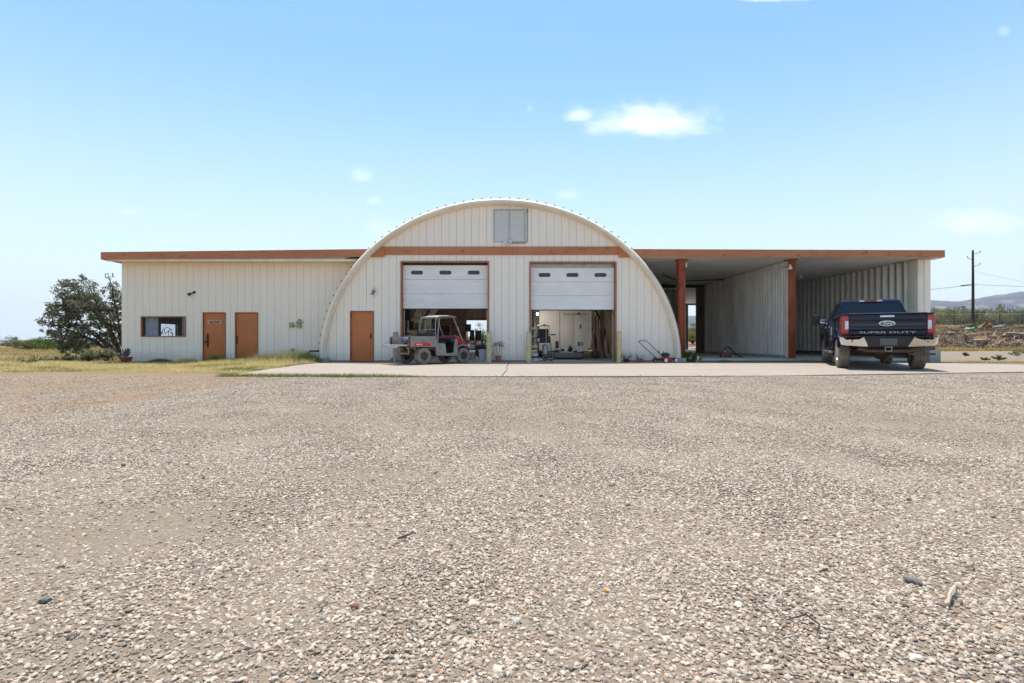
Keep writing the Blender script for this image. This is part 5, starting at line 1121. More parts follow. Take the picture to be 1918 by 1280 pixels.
# ------------------------------------------------------------------ fittings on the walls
def floodlight(x, Y, z, mt, label, heads, name='wall_light'):
    t = thing(name, label, 'wall light', (x, Y, z)); MB().box(x-.05, x+.05, Y-.03, Y-.002, z-.05, z+.05).build('base', mt, t, bevel=.01)
    for dx, dz in heads:
        c = Vector((x, Y-.05, z)); e = c+Vector((dx, -.06, dz)); d = (e-c).normalized(); rings = []
        mb = MB(); mb.tube([c, c+(e-c)*.5, c+(e-c)*.55, e, e+d*.03], [.016,.016,.04,.062,.064], 12); hd = mb.build('lamp_head', mt, t); mb = MB(); mb.tube([e+d*.031, e+d*.038], [.056,.05], 12); mb.build('lens', MT['clearlens'], hd)
    return t
floodlight(WX(364,Yw), Yw, WZ(548,Yw), MT['black'], 'black floodlight on the wing wall above the window and first door', [(-.16,-.09)])
floodlight(WX(700,Yf), Yf, WZ(546,Yf), MT['greyplastic'], 'grey weathered floodlight on the hall wall above the single door', [(-.03,-.12),(.04,.05)])
floodlight(WX(951,Yf), Yf, WZ(455,Yf), MT['white'], 'white twin floodlight under the louvred vent', [(-.12,.0),(.12,.02),(.0,-.07)])
x, Y, z = WX(547,Yw), Yw, WZ(609,Yw)
o = MB().box(x-.085, x+.085, Y-.10, Y-.002, z-.10, z+.10).build('utility_box', M('tan_box', (.40,.33,.20), .6, var=.15), bevel=.012); tag(o, 'tan square utility box on the wing wall beside the meter', 'utility box')
x = WX(561,Yw); z = WZ(605,Yw); t = thing('meter', 'grey green utility meter with dark dial and pipe on the wing wall', 'meter', (x, Y, z)); MT['meter'] = M('meter_grey', (.36,.37,.30), .5, var=.15)
mb = MB(); mb.box(x-.08,x+.06,Y-.1,Y-.002,z-.06,z+.08); mb.lathe([(0,-.16),(.07,-.15),(.09,-.1),(.09,.0)], 18, (x+.035,Y,z+.02), 'y'); mb.box(x-.02,x+.09,Y-.10,Y-.002,z-.22,z-.08); mb.build('body', MT['meter'], t, bevel=.008)
MB().box(x-.075, x-.0, Y-.112, Y-.1005, z-.035, z+.03).build('dial', MT['black'], t); MB().lathe([(0,0),(.035,0),(.035,.05),(0,.06)], 10, (x+.02,Y-.06,z+.10)).build('cap', MT['rust'], t); MB().tube([(x-.21,Y-.05,z-.14),(x-.02,Y-.05,z-.15)], .014, 6).build('pipe', MT['greyplastic'], t)
x = WX(548.5,Yw); z = WZ(656,Yw); t = thing('outlet_box', 'small dark outlet box low on the wing wall below the tan box', 'outlet', (x, Y, z)); MB().box(x-.05,x+.05,Y-.05,Y-.002,z-.06,z+.06).build('box', MT['darkmetal'], t, bevel=.006); MB().box(x-.03,x+.03,Y-.054,Y-.0505,z-.03,z+.03).build('cover', MT['greyplastic'], t)
Y = 21.0; mb = MB(); mb.tube([(WX(598,Y),Y+.05,WZ(658,Y)),(WX(580,Y),Y,WZ(658,Y)),(WX(578.5,Y),Y,WZ(659.5,Y)),(WX(578.5,Y),Y,-.05)], .035, 8); mb.tube([(WX(578.5,Y),Y-.02,WZ(664,Y)),(WX(568,Y),Y-.25,WZ(672,Y)+.05),(WX(564,Y),Y-.3,-.02)], .022, 6); mb.ball((WX(575,Y),Y-.06,WZ(664,Y)), .05,.05,.06, 8,6); o = mb.build('standpipe', MT['black']); tag(o, 'black angled standpipe beside the arch foot', 'pipe')
# lamps of the carport
def parlamp(name, label, x, Y, z, dirn, mt):
    t = thing(name, label, 'lamp', (x, Y, z)); MB().lathe([(0,.10),(.03,.10),(.035,.03),(.085,-.06),(.09,-.085),(.08,-.085),(.03,.0),(0,.0)], 16, (x,Y,z), cap=False).build('shade', MT['white'], t, smooth=40)
    MB().tube([(x,Y,z+.1),(x,Y,z+.2),(x+dirn*.02,Y+.12,z+.24)], .012, 6).build('bracket', MT['darkmetal'], t); return t
parlamp('post_lamp', 'white bell shaped lamp hung on the rust red post by the partition end', WX(1480,21.35), 21.35, WZ(500.5,21.35), 1, 0)
Y = 26.5; parlamp('ceiling_lamp', 'small white lamp hanging under the carport ceiling by the ribbed wall', WX(1500,Y), Y, WZ(519,Y), 1, 0)
mb = MB(); Y = 21.4; mb.tube([(WX(1464,Y),Y,WZ(501,Y)),(WX(1473,Y),Y,WZ(500.5,Y)),(WX(1478,Y),Y+.1,WZ(500,Y))], .014, 6); o = mb.build('rod', MT['darkmetal']); tag(o, 'short dark rod poking out sideways from the post below its cap', 'rod')
Y = 21.45; o = MB().box(WX(1284.6,Y), WX(1286.6,Y), Y, Y+.03, WZ(501,Y), WZ(493,Y)).build('tag_strip', MT['white']); tag(o, 'white strip fixed to the side of the rust red post near the arch', 'strip')
mb = MB(); Y = 23.5; mb.bar((WX(1232,Y),Y,WZ(539,Y)),(WX(1251,Y),Y,WZ(556,Y)),.05,.04); o = mb.build('loose_trim', MT['white']); tag(o, 'loose white strip of trim hanging out past the arch edge', 'trim strip')
# rusty pump and its hose in the carport
x, Y = WX(1359,22.3), 22.3
t = thing('pump', 'rusty brown pump with a black hose looped over it on the carport floor', 'pump', (x, Y, cf)); MT['pump'] = M('rusty_brown', (.20,.075,.04), .7, .2, var=.35, scale=8)
mb = MB(); mb.loft([[(x-.22,Y-.15,cf+.02),(x+.22,Y-.15,cf+.02),(x+.22,Y+.15,cf+.02),(x-.22,Y+.15,cf+.02)],[(x-.14,Y-.1,cf+.24),(x+.12,Y-.1,cf+.24),(x+.12,Y+.1,cf+.24),(x-.14,Y+.1,cf+.24)],[(x-.05,Y-.05,cf+.34),(x+.05,Y-.05,cf+.34),(x+.05,Y+.05,cf+.34),(x-.05,Y+.05,cf+.34)]]); mb.lathe([(0,-.18),(.09,-.17),(.09,-.10),(0,-.09)], 16, (x,Y,cf+.12), 'y'); mb.build('housing', MT['pump'], t, bevel=.02)
MB().tube([(x-.1,Y,cf+.27),(x-.02,Y,cf+.40),(x+.10,Y,cf+.46),(x+.22,Y,cf+.38),(x+.36,Y-.05,cf+.20),(x+.52,Y-.12,cf+.06),(x+.66,Y-.14,cf+.03)], [.03]*7, 8).build('hose', MT['black'], t); MB().ball((x-.08,Y-.1,cf+.27), .03, n=8, m=6).build('cap', MT['white'], t)
# concrete block and rusty bracket beyond the truck
Y = 20.6; x0, x1 = WX(1746,Y), WX(1760,Y)
o = MB().box(x0-.1, x1+.05, Y, Y+.4, -.05, WZ(656,Y)).build('concrete_block', MT['concrete'], bevel=.015); tag(o, 'grey concrete block behind the right rear tyre of the truck', 'concrete block')
Y = 20.7; o = MB().box(WX(1741,Y), WX(1752,Y), Y, Y+.2, WZ(656,Y)+.002, WZ(650,Y)).box(WX(1744,Y), WX(1750,Y), Y+.02, Y+.18, WZ(650,Y), WZ(644,Y)).build('rusty_scrap', MT['pump'], bevel=.01); tag(o, 'rusty scrap of metal lying on the concrete block', 'scrap metal')
# ------------------------------------------------------------------ inside the left bay
wb = thing('workbench', 'dark workbench near the rear opening carrying black boxes', 'workbench', (WX(893,27), 27, .003))
x0, x1 = WX(872,27), WX(918,27)
MB().box(x0, x1, 26.7, 27.5, .82, .88).build('top', MT['wood'], wb); MB().box(x0+.05, x1-.05, 26.75, 27.45, .35, .39).build('shelf', MT['wood'], wb)
for a in (x0+.03, x1-.10):
    for b in (26.75, 27.38): MB().box(a, a+.07, b, b+.07, .003, .82).build('leg', MT['darkmetal'], wb)
def blackbox(px0, px1, py0, py1, Y, d, label, rz=0, zb=None):
    x0, x1, z0, z1 = WX(px0,Y), WX(px1,Y), (WZ(py1,Y) if zb is None else zb), WZ(py0,Y); t = thing('loudspeaker', label, 'loudspeaker', ((x0+x1)/2, Y, z0), 0, 'black boxes in the left bay')
    MB().box(x0, x1, Y, Y+d, z0, z1).build('cabinet', MT['black'], t, bevel=.01); mb = MB()
    cx_, r_ = (x0+x1)/2, min(x1-x0, z1-z0)*.34; mb.lathe([(r_,-.012),(r_*.9,-.004),(r_*.4,.0),(0,.0)], 16, (cx_, Y-.002, z0+(z1-z0)*.38), 'y'); mb.build('grille', MT['darkmetal'], t)
blackbox(880,887.5,619,637,26.9,.4,'black box on the bench under the raised tilted box',zb=.882); blackbox(890,900.5,619.5,637,26.85,.4,'lone black box at the right end of the bench',zb=.882)
Y = 26.2; o = thing('box_stand', 'black box raised on a thin stand in front of the bench', 'box on stand', (WX(876.5,Y), Y, .003)); MB().box(WX(871.5,Y), WX(881.5,Y), Y, Y+.3, WZ(621.5,Y), WZ(607.5,Y)).build('box', MT['black'], o, bevel=.01); MB().tube([(WX(875,Y),Y+.15,.02),(WX(875,Y),Y+.15,WZ(621,Y))], .025, 8).build('pole', MT['steel'], o); MB().lathe([(0,.003),(.22,.003),(.2,.03),(0,.04)], 16, (WX(875,Y),Y+.15,0)).build('base', MT['darkmetal'], o)
Y = 24.0
t = thing('tool_cart', 'grey two shelf tool cart between the utility vehicle and the white bin', 'cart', (WX(883,Y), Y, .003))
for z in (.18,.44,.74): MB().box(WX(876,Y), WX(891,Y), Y, Y+.5, z, z+.035).build('tray', MT['greyplastic'], t, bevel=.006)
MB().box(WX(877,Y), WX(890,Y), Y+.02, Y+.45, .478, .66).build('drawer_case', MT['galv'], t, bevel=.01)
for a in (876,890):
    for b in (Y+.01, Y+.46): MB().tube([(WX(a,Y)+.02,b,.003),(WX(a,Y)+.02,b,.80)], .018, 6).build('leg', MT['darkmetal'], t)
Y = 26.0; o = MB().box(WX(890,Y), WX(919,Y), Y, Y+.5, .003, .62).build('dark_crate', MT['darkmetal'], bevel=.02); tag(o, 'dark metal crate in shadow below the end of the bench', 'crate')
for k, (px, Y, r_, h_, mt, lb) in enumerate(((893,23.2,.05,.16,'white','white bottle on the floor between cart and bin'),(888,22.9,.06,.09,'galv','flat grey tin on the floor in front of the cart'))):
    x = WX(px,Y); o = MB().lathe([(0,0),(r_,0),(r_,h_*.7),(r_*.4,h_*.85),(r_*.4,h_),(0,h_)], 14, (x,Y,.004)).build('bottle' if k == 0 else 'tin', MT[mt]); tag(o, lb, 'bottle' if k == 0 else 'tin')
Y = 31.0; x0, x1 = WX(812,Y), WX(842,Y); t = thing('tool_cabinet', 'dark steel tool cabinet standing deep inside the left bay', 'cabinet', ((x0+x1)/2, Y, .003)); MB().box(x0,x1,Y,Y+.6,.003,1.75).build('body', MT['darkmetal'], t, bevel=.012)
for k in range(5): MB().box(x0+.03,x1-.03,Y-.02,Y-.001,.12+k*.32,.40+k*.32).build('drawer', MT['black'], t, bevel=.006)
Y = 29.0; x = WX(852,Y)
for k, z in enumerate((.003,.225,.447)): o = MB().lathe([(.17,0),(.30,.01),(.34,.06),(.34,.16),(.30,.21),(.17,.22)], 26, (x+.02*k,Y,z), cap=False).build('spare_tyre', MT['rubber'], smooth=40); tag(o, 'black spare tyre, %s of three stacked behind the utility vehicle' % ('lowest','middle one','topmost')[k], 'tyre', 'stacked spare tyres')
Y = 28.2; x = WX(785,Y); t = thing('oil_drum', 'dark red oil drum seen through the cage of the utility vehicle', 'drum', (x, Y, .003)); MB().lathe([(0,.003),(.28,.003),(.285,.28),(.295,.29),(.285,.30),(.285,.57),(.295,.58),(.285,.59),(.28,.87),(.26,.87),(.26,.85),(0,.85)], 26, (x,Y,0), cap=False).build('shell', M('drum_red', (.20,.03,.025), .6, .2, var=.3), t, smooth=40); MB().lathe([(0,0),(.03,0),(.03,.03),(0,.03)], 10, (x+.14,Y,.852)).build('bung', MT['steel'], t)
Y = 27.5; mb = MB(); x = WX(800,Y)
for a in (0,.42): mb.bar((x+a,Y,.01),(x+a-.5,Y+1.0,3.1),.07,.03,up=(0,1,0))
for k in range(9): f_ = .09+k*.1; mb.tube([(x-.5*f_,Y+f_,.01+3.09*f_),(x+.42-.5*f_,Y+f_,.01+3.09*f_)], .015, 6)
o = mb.build('ladder', MT['galv']); tag(o, 'metal ladder leaning inside the left bay behind the vehicle', 'ladder')
# pillar drill and clutter at the left jamb
Y = 23.6; x = WX(763,Y)
t = thing('pillar_drill', 'dark pillar drill standing inside the left jamb of the first bay', 'drill', (x, Y, .003))
MB().box(x-.2,x+.2,Y-.2,Y+.25,.003,.07).build('base', MT['darkmetal'], t, bevel=.01); MB().tube([(x,Y+.1,.07),(x,Y+.1,2.2)], .045, 10).build('column', MT['steel'], t); MB().box(x-.19,x+.19,Y-.18,Y+.1,1.12,1.16).build('table', MT['darkmetal'], t, bevel=.01)
mb = MB(); mb.box(x-.13,x+.13,Y-.25,Y+.25,1.75,2.12); mb.loft([[(x-.15,Y-.3,2.12),(x+.15,Y-.3,2.12),(x+.15,Y+.35,2.12),(x-.15,Y+.35,2.12)],[(x-.12,Y-.26,2.24),(x+.12,Y-.26,2.24),(x+.12,Y+.3,2.24),(x-.12,Y+.3,2.24)]]); mb.lathe([(.05,1.45),(.05,1.75),(0,1.75),(0,1.45)], 10, (x,Y-.14,0), cap=False); mb.build('head', MT['black'], t, bevel=.02)
MB().tube([(x+.13,Y-.1,1.85),(x+.34,Y-.12,1.7)], .014, 6).build('lever', MT['steel'], t)
Y = 25.2; t = thing('shelf_rack', 'steel shelf rack of dark boxes against the left side of the hall', 'shelf rack', (WX(775,Y), Y, .003)); x0 = WX(757,Y)
for z in (.12,.72,1.32,1.92): MB().box(x0, x0+.9, Y, Y+.5, z, z+.03).build('shelf', MT['galv'], t)
for a in (x0, x0+.86):
    for b in (Y-.01, Y+.47): MB().box(a, a+.04, b, b+.04, .003, 2.1).build('upright', MT['steel'], t)
for k in range(7):
    z = (.15,.15,.75,.75,1.35,1.35,1.95)[k]; a = x0+.06+(k % 2)*.42; h_ = rnd(.2,.42); o = MB().box(a, a+.34, Y+.05, Y+.42, z+.001, z+h_).build('storage_box', [MT['wood'], MT['black'], MT['greyplastic']][k % 3], bevel=.01); tag(o, 'storage box on the steel shelf rack inside the left bay', 'box', 'boxes on the shelf rack')
# ------------------------------------------------------------------ inside the right bay: the caravan and what stands before it
Y = 24.4; x0, x1 = WX(1009,Y), WX(1106,Y); zb = .36
cv = thing('caravan', 'white caravan parked inside the right bay behind the dark engine', 'caravan', ((x0+x1)/2, Y, .003)); MT['cara'] = M('caravan_white', (.80,.77,.72), .45, var=.1, scale=1)
pr = [(x0+.02,zb+.06),(x0,zb+.2),(x0,2.75),(x0+.15,2.95),(x1-.15,2.95),(x1,2.75),(x1,zb+.42),(x1-.06,zb+.2),(x1-.2,zb+.06),(x1-.4,zb)]
pr = [(x0+.02,zb)]+pr[1:]
mb = MB(); mb.prism(pr, Y, Y+5.5, 'xz'); cb = mb.build('body', MT['cara'], cv, bevel=.05, seg=3)
mb = MB(); xa, xb = WX(1055,Y), WX(1076.5,Y); xc = WX(1099,Y)
mb.box(xa, xb-.008, Y-.012, Y-.001, zb+.12, WZ(590,Y)); mb.build('door', MT['cara'], cv, bevel=.003)
MB().box(xb+.004, xc-.03, Y-.012, Y-.001, zb+.16, WZ(590,Y)).build('hatch', MT['cara'], cv, bevel=.003); MB().box(xa-.04, xa-.012, Y-.016, Y-.001, zb+.12, 2.7).build('trim_strip', MT['white'], cv); MB().box(WX(1048,Y), WX(1049,Y), Y-.008, Y-.001, zb+.1, 2.7).build('seam', MT['greyplastic'], cv); MB().box(xa, xc, Y-.010, Y-.001, WZ(589.5,Y), WZ(588.3,Y)).build('seam', MT['greyplastic'], cv)
for px0, px1, py0, py1, mt in ((1082,1087,641,644,'black'),(1082,1087,645,648,'black'),(1089,1092,641,648,'greyplastic'),(1085.5,1089,608,616,'greyplastic'),(1018,1021.5,607,611,'greyplastic'),(1082,1086,586,590,'darkmetal')): MB().box(WX(px0,Y), WX(px1,Y), Y-.022, Y-.0125, WZ(py1,Y), WZ(py0,Y)).build('vent_cover', MT[mt], cv, bevel=.002)
mb = MB(); mb.tube([(x1+.02,Y-.02,2.8),(x1+.02,Y-.02,zb+.45),(x1-.05,Y-.02,zb+.2),(x1-.22,Y-.02,zb+.03),(x1-.6,Y-.02,zb-.02)], .03, 8); mb.build('corner_moulding', MT['white'], cv)
MB().box(x0+.2, x1-.3, Y+.05, Y+5.3, .2, zb-.005).build('chassis', MT['darkmetal'], cv)
for a in (x0+.15, x1-.4): MB().lathe([(0,-.1),(.28,-.1),(.31,-.07),(.31,.07),(.28,.1),(0,.1)], 24, (a+.1,Y+2.6,.315), 'x').build('wheel', MT['rubber'], cv)
# engine on an upright cart
Y = 22.3; x = WX(1020,Y)
t = thing('engine_cart', 'dark engine with a grey tank on an upright two wheeled cart', 'engine cart', (x, Y, .003))
MB().lathe([(0,.10),(.11,.10),(.125,.14),(.125,.62),(.09,.68),(0,.69)], 18, (x+.02,Y,0)).build('tank', MT['galv'], t, smooth=40)
mb = MB(); mb.box(x-.32,x+.24,Y-.15,Y+.25,.74,1.02); mb.box(x-.22,x+.14,Y-.18,Y+.2,1.02,1.32); mb.box(x+.24,x+.46,Y-.05,Y+.05,1.06,1.11)
for k in range(5): mb.box(x-.24,x+.16,Y-.21,Y+.2,1.05+k*.055,1.07+k*.055)
mb.lathe([(0,-.26),(.13,-.25),(.13,-.19),(0,-.18)], 16, (x-.08,Y,.88), 'y'); mb.build('engine', MT['black'], t, bevel=.012)
mb = MB()
for a in (-.34,.22): mb.tube([(x+a,Y+.1,.1),(x+a*.9,Y+.12,1.0),(x+a*.85,Y+.1,1.46)], .02, 7)
mb.tube([(x-.29,Y+.1,1.46),(x+.19,Y+.1,1.46)], .022, 7); mb.tube([(x+.05,Y-.2,.70),(x+.05,Y-.22,1.38)], .022, 7); mb.tube([(x+.22,Y+.1,1.0),(x+.34,Y-.1,.12)], .02, 6); mb.box(x-.3,x+.36,Y-.1,Y+.1,.07,.10); mb.build('frame', MT['steel'], t)
for a, b in ((.02,-.16),(.27,-.05)):
    mb = MB(); mb.lathe([(.09,-.035),(.125,-.03),(.135,0),(.125,.03),(.09,.035)], 22, (x+a,Y+b,.14), 'y'); wv = mb.build('wheel', MT['rubber'], t); MB().lathe([(0,-.03),(.085,-.036),(.095,-.02),(.095,.02),(0,.03)], 20, (x+a,Y+b,.14), 'y').build('rim', MT['galv'], wv)
MB().box(x-.30,x-.20,Y-.18,Y-.16,.80,.93).build('label_plate', MT['white'], t)
Y = 22.0; x = WX(1001,Y)
t = thing('bucket', 'white bucket with blue marks beside the yellow bollard at the right bay', 'bucket', (x, Y, .003)); MB().lathe([(0,.003),(.13,.003),(.15,.30),(.14,.30),(.12,.02),(0,.02)], 20, (x,Y,0), cap=False).build('tub', MT['white'], t); MB().lathe([(.142,.12),(.147,.12),(.15,.20),(.145,.20)], 20, (x,Y,0)).build('band', M('blue_band', (.05,.09,.22), .5), t); MB().lathe([(0,.30),(.155,.30),(.155,.32),(0,.325)], 20, (x,Y,0)).build('lid', MT['white'], t)
Y = 24.0; t = thing('parts_shelf', 'dark shelf crowded with pale cans between bollard and caravan', 'shelf', (WX(1001,Y), Y, .003)); x0 = WX(994,Y)
for z in (.5,.95,1.32,1.7): MB().box(x0, x0+.34, Y+.1, Y+.5, z, z+.025).build('board', MT['darkmetal'], t)
for a in (x0-.02, x0+.34): MB().box(a, a+.03, Y+.1, Y+.5, .003, 2.3).build('side', MT['darkmetal'], t)
for k in range(13):
    z = (.525,.975,1.345)[k % 3]; a = x0+.05+(k//3)*.065; h_ = rnd(.07,.16); o = MB().lathe([(0,0),(.028,0),(.028,h_),(.015,h_+.01),(0,h_+.01)], 10, (a, Y+.2, z+.001)).build('can', [MT['white'], MT['galv'], MT['palewood']][k % 3]); tag(o, 'small pale can on the dark shelf next to the caravan', 'can', 'cans on the dark shelf')
Y = 23.4; x0, x1 = WX(1032,Y), WX(1091,Y)
t = thing('low_trolley', 'long low grey trolley on small wheels in front of the caravan', 'trolley', ((x0+x1)/2, Y, .003)); MB().box(x0,x1,Y,Y+.7,.09,.31).build('deck', M('trolley_grey', (.16,.16,.17), .6, var=.2), t, bevel=.012)
for a in (x0+.12, x1-.10):
    for b in (Y+.06, Y+.6): MB().lathe([(0,-.03),(.05,-.03),(.05,.03),(0,.03)], 14, (a,b,.053), 'y').build('caster', MT['rubber'], t)
Y = 23.6
t = thing('radio', 'small white appliance with a dark window sitting on the grey trolley', 'appliance', (WX(1055,Y), Y, .312)); x0, x1 = WX(1049,Y), WX(1061.5,Y); MB().box(x0,x1,Y,Y+.25,.312,.52).build('case', MT['white'], t, bevel=.015); MB().box(x0+.03,x1-.10,Y-.006,Y-.001,.36,.48).build('window', MT['black'], t); MB().lathe([(0,-.015),(.022,-.012),(.022,0)], 12, (x1-.045,Y-.001,.43), 'y').build('dial', MT['galv'], t)
t = thing('open_box', 'white open fronted box holding a dark bag on the trolley', 'box', (WX(1069,Y), Y, .312)); x0, x1 = WX(1063,Y), WX(1074,Y); mb = MB(); mb.box(x0,x1,Y,Y+.25,.312,.33); mb.box(x0,x0+.018,Y,Y+.25,.33,.55); mb.box(x1-.018,x1,Y,Y+.25,.33,.55); mb.box(x0+.018,x1-.018,Y+.235,Y+.25,.33,.55); mb.build('case', MT['white'], t)
mb = MB(); mb.ball(((x0+x1)/2,Y+.11,.46), .10,.09,.13, 12, 8, .05); mb.tube([((x0+x1)/2-.05,Y+.1,.57),((x0+x1)/2,Y+.1,.66),((x0+x1)/2+.05,Y+.1,.57)], .012, 6); o = mb.build('bag', MT['black']); tag(o, 'dark bag with a loop handle stuffed in the white box', 'bag')
Y = 23.55; t = thing('charger', 'tall black charger box on a short dark base at the trolley end', 'charger', (WX(1043.5,Y), Y, .312)); x = WX(1043.5,Y); MB().box(x-.07,x+.07,Y,Y+.12,.50,.82).build('case', MT['black'], t, bevel=.015); MB().box(x-.09,x+.09,Y-.02,Y+.16,.312,.44).build('base', MT['darkmetal'], t, bevel=.01); MB().box(x-.05,x+.05,Y+.03,Y+.09,.44,.50).build('neck', MT['white'], t); MB().box(x-.04,x+.05,Y-.006,Y-.001,.62,.78).build('panel', MT['darkmetal'], t)
for k, (pa, pb, Y, w_, mt, lb) in enumerate((((1128,668),(1130,590),25.2,.20,'greyplastic','wide pale grey board leaning near the right jamb'),((1137,668),(1137,600),25.0,.07,'palewood','thin pale post standing closest to the right jamb'),((1123,664),(1122,592),26.5,.06,'palewood','thin tan post behind the wide grey board'),((1134,668),(1126,618),24.7,.05,'darkmetal','dark rod slanting across the wide grey board'),((1112,655),(1112,583),26.8,.10,'white','white plank standing beside the caravan corner'),((1118,655),(1117,590),27.4,.06,'rust','rusty red pipe standing beside the white plank'))):
    a = Vector((WX(pa[0],Y), Y, .006)); b_ = Vector((WX(pb[0],Y), Y+.3, WZ(pb[1],Y)+(.4 if k in (0,1,4) else 0))); o = MB().bar(a, b_, w_, .03, up=(0,1,0)).build('leaning_board' if k in (0,4) else 'post', MT[mt]); tag(o, lb, 'board' if k in (0,4) else 'post')
x, Y = WX(1115,25.6), 25.6; o = MB().ball((x,Y,.19), .2,.18,.185, 14, 9, .05).build('sack', M('olive_sack', (.20,.19,.09), .9, var=.3)); tag(o, 'lumpy olive sack slumped by the caravan corner', 'sack')
# the one lit lamp of the photograph, hanging in the right bay
Y = 23.3; x, z = WX(1006.5,Y), WZ(588,Y); t = thing('hanging_lamp', 'lit bare white lamp hanging in the gap left of the caravan', 'lamp', (x, Y, z)); em_ = bpy.data.materials.new('lit_bulb'); em_.use_nodes = True; g = G(em_.node_tree); b = em_.node_tree.nodes['Principled BSDF']; b.inputs['Emission Color'].default_value = (1,.95,.88,1); b.inputs['Emission Strength'].default_value = 6
MB().ball((x,Y,z), .045,.045,.06, 14, 10).build('bulb', em_, t); MB().tube([(x,Y,z+.09),(x,Y,5.6)], .008, 6).build('cord', MT['black'], t)
pl = bpy.data.lights.new('bulb_light', 'POINT'); pl.energy = 22; pl.shadow_soft_size = .05; pl.color = (1,.93,.82); po = bpy.data.objects.new('bulb_light', pl); COL.objects.link(po); po.location = (x, Y-.1, z-.1)
# ------------------------------------------------------------------ pole, wires, debris
Y = 62.5; x = WX(1822.5,Y); zb = terr(x,Y); up = thing('utility_pole', 'tall dark wooden utility pole rising behind the debris slope', 'utility pole', (x, Y, zb))
zt = WZ(469,Y); MB().tube([(x,Y,zb-.4),(x,Y,(zb+zt)/2),(x-.02,Y,zt)], [.16,.135,.10], 12).build('shaft', M('creosote_pole', (.045,.03,.026), .85, var=.35, scale=2, stretch=(1,1,.2)), up, smooth=50)
for dx, z in ((.85,zt-.35),(.8,zt-1.8),(-.65,zt-1.0)):
    m_ = MB().tube([(x,Y,z-.12),(x+dx*.5,Y,z-.02),(x+dx,Y,z+.10)], .03, 6).build('insulator_arm', MT['darkmetal'], up); MB().lathe([(0,0),(.07,0),(.05,.08),(.07,.12),(0,.16)], 8, (x+dx,Y,z+.16)).build('insulator', MT['greyplastic'], m_)
zc = WZ(534,Y)
def wire(p, q, sag, r, label):
    p, q = Vector(p), Vector(q); n = 24; o = MB().tube([p.lerp(q, k/n)-Vector((0,0,sag*4*(k/n)*(1-k/n))) for k in range(n+1)], r, 5).build('wire', MT['black'], smooth=60); tag(o, label, 'wire', 'wires on the utility pole')
wire((x,Y,zc),(x-46,Y+6,zc-1.6),.9,.022,'overhead wire running from the pole towards the carport'); wire((x,Y,zc+.05),(x+45,Y+3,zc-.2),.35,.018,'overhead wire running away from the pole past the mountain')
wire((x,Y,WZ(508,Y)),(x+40,Y+20,WZ(520,Y)),.5,.010,'faint higher wire leaving the pole below its lowest arm')
o = MB().tube([(x-.2,Y-.12,zc),(x-1.5,Y-.10,zc-.10)], .07, 6).build('splice', MT['black']); tag(o, 'dark splice sleeve on the wire close to the pole', 'cable splice')
gd = 'dead branches on the debris slope'; P0 = None; dr = random.Random(3)
for k in range(80):                               # limbs and logs dumped over the slope
    px, Y = dr.uniform(1752,1945), dr.uniform(47.5,59.5); x = WX(px,Y); z = terr(x,Y); a = dr.gauss(0,.5)+(0 if dr.random() < .6 else 1.4); l = dr.uniform(.6,2.8); r_ = dr.uniform(.035,.13)
    t = thing('dead_branch', 'broken brown branch lying in the debris below the fence', 'branch', (x, Y, z), 0, gd); mb = MB(); d = Vector((math.cos(a), math.sin(a)*.5, dr.uniform(-.05,.28))); s = Vector((0,0,r_*1.2+.04)); pts = []
    for q in range(6): pts.append(s+d*l*q/5+Vector((dr.uniform(-.08,.08), dr.uniform(-.08,.08), dr.uniform(-.05,.07)))*(q > 0))
    mb.tube(pts, [r_*(1-.6*q/5) for q in range(6)], 6)
    for q in range(dr.randint(1,4)):
        c = pts[dr.randint(1,4)]; e = c+Vector((dr.uniform(-.8,.8), dr.uniform(-.4,.4), dr.uniform(.1,.75))); mb.tube([c, (c+e)/2+Vector((0,0,.06)), e], [r_*.45, r_*.3, r_*.12], 5)
    mb.build('wood', [MT['wood'], MT['bark'], MT['palewood'], MT['bark'], M('grey_dead_wood', (.30,.26,.23), .9, var=.3) if k == 4 else MT['wood']][k % 5], t, world=False)
tw = []
for k in range(5200):                             # twigs, chips and leaf litter: one mass
    px, Y = rng.uniform(1738,1960), rng.uniform(46.5,60); x = WX(px,Y)
    if noise.noise((x*.5,Y*.5,2)) < -.15: continue
    tw.append((x,Y,terr(x,Y)+.04+abs(rng.normal(0,.10))))
v, f = leaf_quads(tw, ln=(.15,.75), wd=.14); tag(raw('brush_litter', v, f, leafmat('brush_litter', [(.10,.065,.045),(.20,.14,.095),(.32,.24,.17),(.07,.05,.04),(.26,.17,.11)], .05)), kind='stuff')
sp = []
for k in range(14000):
    px, Y = rng.uniform(1735,1965), (rng.uniform(44.5,48) if k % 2 else rng.uniform(55,63)); x = WX(px,Y)
    if noise.noise((x*.35,Y*.5,7)) > -.05: sp.append((x,Y,terr(x,Y)-.02,1))
blades(sp, (.12,.42), 'slope_grass', leafmat('slope_straw', [(.50,.34,.12),(.58,.42,.16),(.40,.30,.12),(.30,.27,.10)], .3), .5, .06)
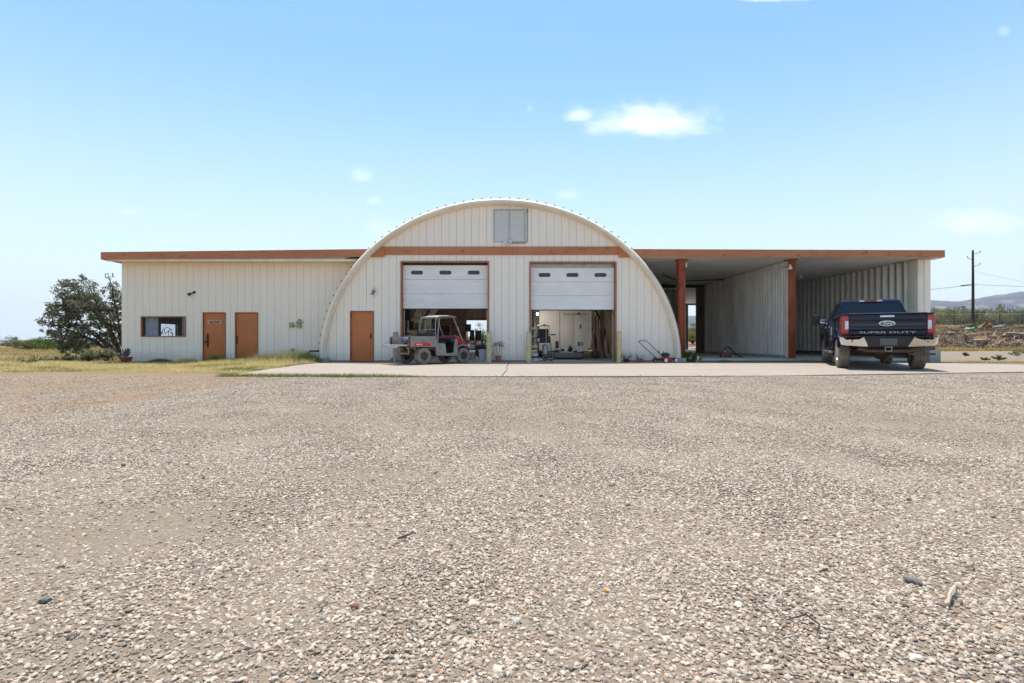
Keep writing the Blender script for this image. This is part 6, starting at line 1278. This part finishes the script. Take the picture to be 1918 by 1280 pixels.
def heap(name, px, Y, w_, h_, mt, label, cat, seed):
    x = WX(px,Y); z = terr(x,Y); r = random.Random(seed); mb = MB(); rings = []
    for i in range(1,7):
        t = i/7; rings.append([(x+w_/2*math.sin(PI*t)**.6*math.cos(a)*(1+r.uniform(-.2,.2)), Y+.5*math.sin(PI*t)*math.sin(a), z-.05+h_*t*(1+r.uniform(-.12,.12))) for a in [2*PI*k/14 for k in range(14)]])
    for r_ in rings:
        for q in range(14): p = r_[q]; r_[q] = (p[0]+r.uniform(-.1,.1)*w_, p[1]+r.uniform(-.1,.1), p[2]+r.uniform(-.16,.16)*h_)
    mb.loft(rings); o = mb.build(name, mt, smooth=25); tag(o, label, cat); return o
heap('green_tarp', 1816, 57, 1.0, .55, M('green_tarp', (.10,.22,.12), .6, var=.3, bump=.4, bscale=8), 'crumpled green tarp on the debris slope', 'tarp', 5)
heap('black_sheeting', 1860, 59.5, 2.2, .6, MT['black'], 'torn black sheeting heaped near the top of the debris slope', 'plastic sheeting', 6)
heap('black_sheeting', 1874, 58.8, 1.5, .55, M('dark_grey_sheet', (.10,.10,.105), .5, var=.4), 'dark grey sheeting lapping over the black heap', 'plastic sheeting', 7)
heap('rusty_drum', 1850, 58.4, .8, .75, MT['pump'], 'rusty brown drum remains beside the torn black sheeting', 'scrap metal', 8)
heap('dirt_mound', 1835, 52, 2.6, .6, M('reddish_dirt', (.30,.19,.13), .95, var=.35, scale=3, bump=.6, bscale=8), 'reddish mound of dirt in the middle of the debris', 'dirt mound', 9)
heap('dirt_mound', 1905, 54, 2.4, .75, M('grey_brown_dirt', (.24,.18,.13), .95, var=.35, scale=3, bump=.6, bscale=8), 'grey brown mound of dirt below the small green bush', 'dirt mound', 10)
for k, (px, Y, mt, lb) in enumerate(((1294,48,'white','long white scrap plank in the junk behind the carport'),(1303,49,'galv','grey sheet scrap in the junk behind the carport'),(1299,50.5,'palewood','tan plank end in the junk behind the carport'),(1292,47.5,'greyplastic','dark grey bent scrap in the junk behind the carport'))):
    x = WX(px,Y); o = MB().bar((x-.6,Y,.10+.12*k),(x+.7,Y+.4,.26+.10*k),.22,.05).build('scrap_piece', MT[mt]); tag(o, lb, 'scrap', 'junk behind the carport')
tg_ = thing('wire_gate', 'light pipe gate frame standing on the rise behind the carport', 'gate', (WX(1299,60), 60, terr(WX(1299,60),60)))
x, Y = WX(1299,60), 60; z = terr(x,Y); mb = MB(); mb.tube([(x-1.3,Y,z),(x-1.3,Y,z+1.7),(x+.7,Y,z+1.7),(x+.7,Y,z)], .035, 6); mb.build('frame', MT['galv'], tg_)
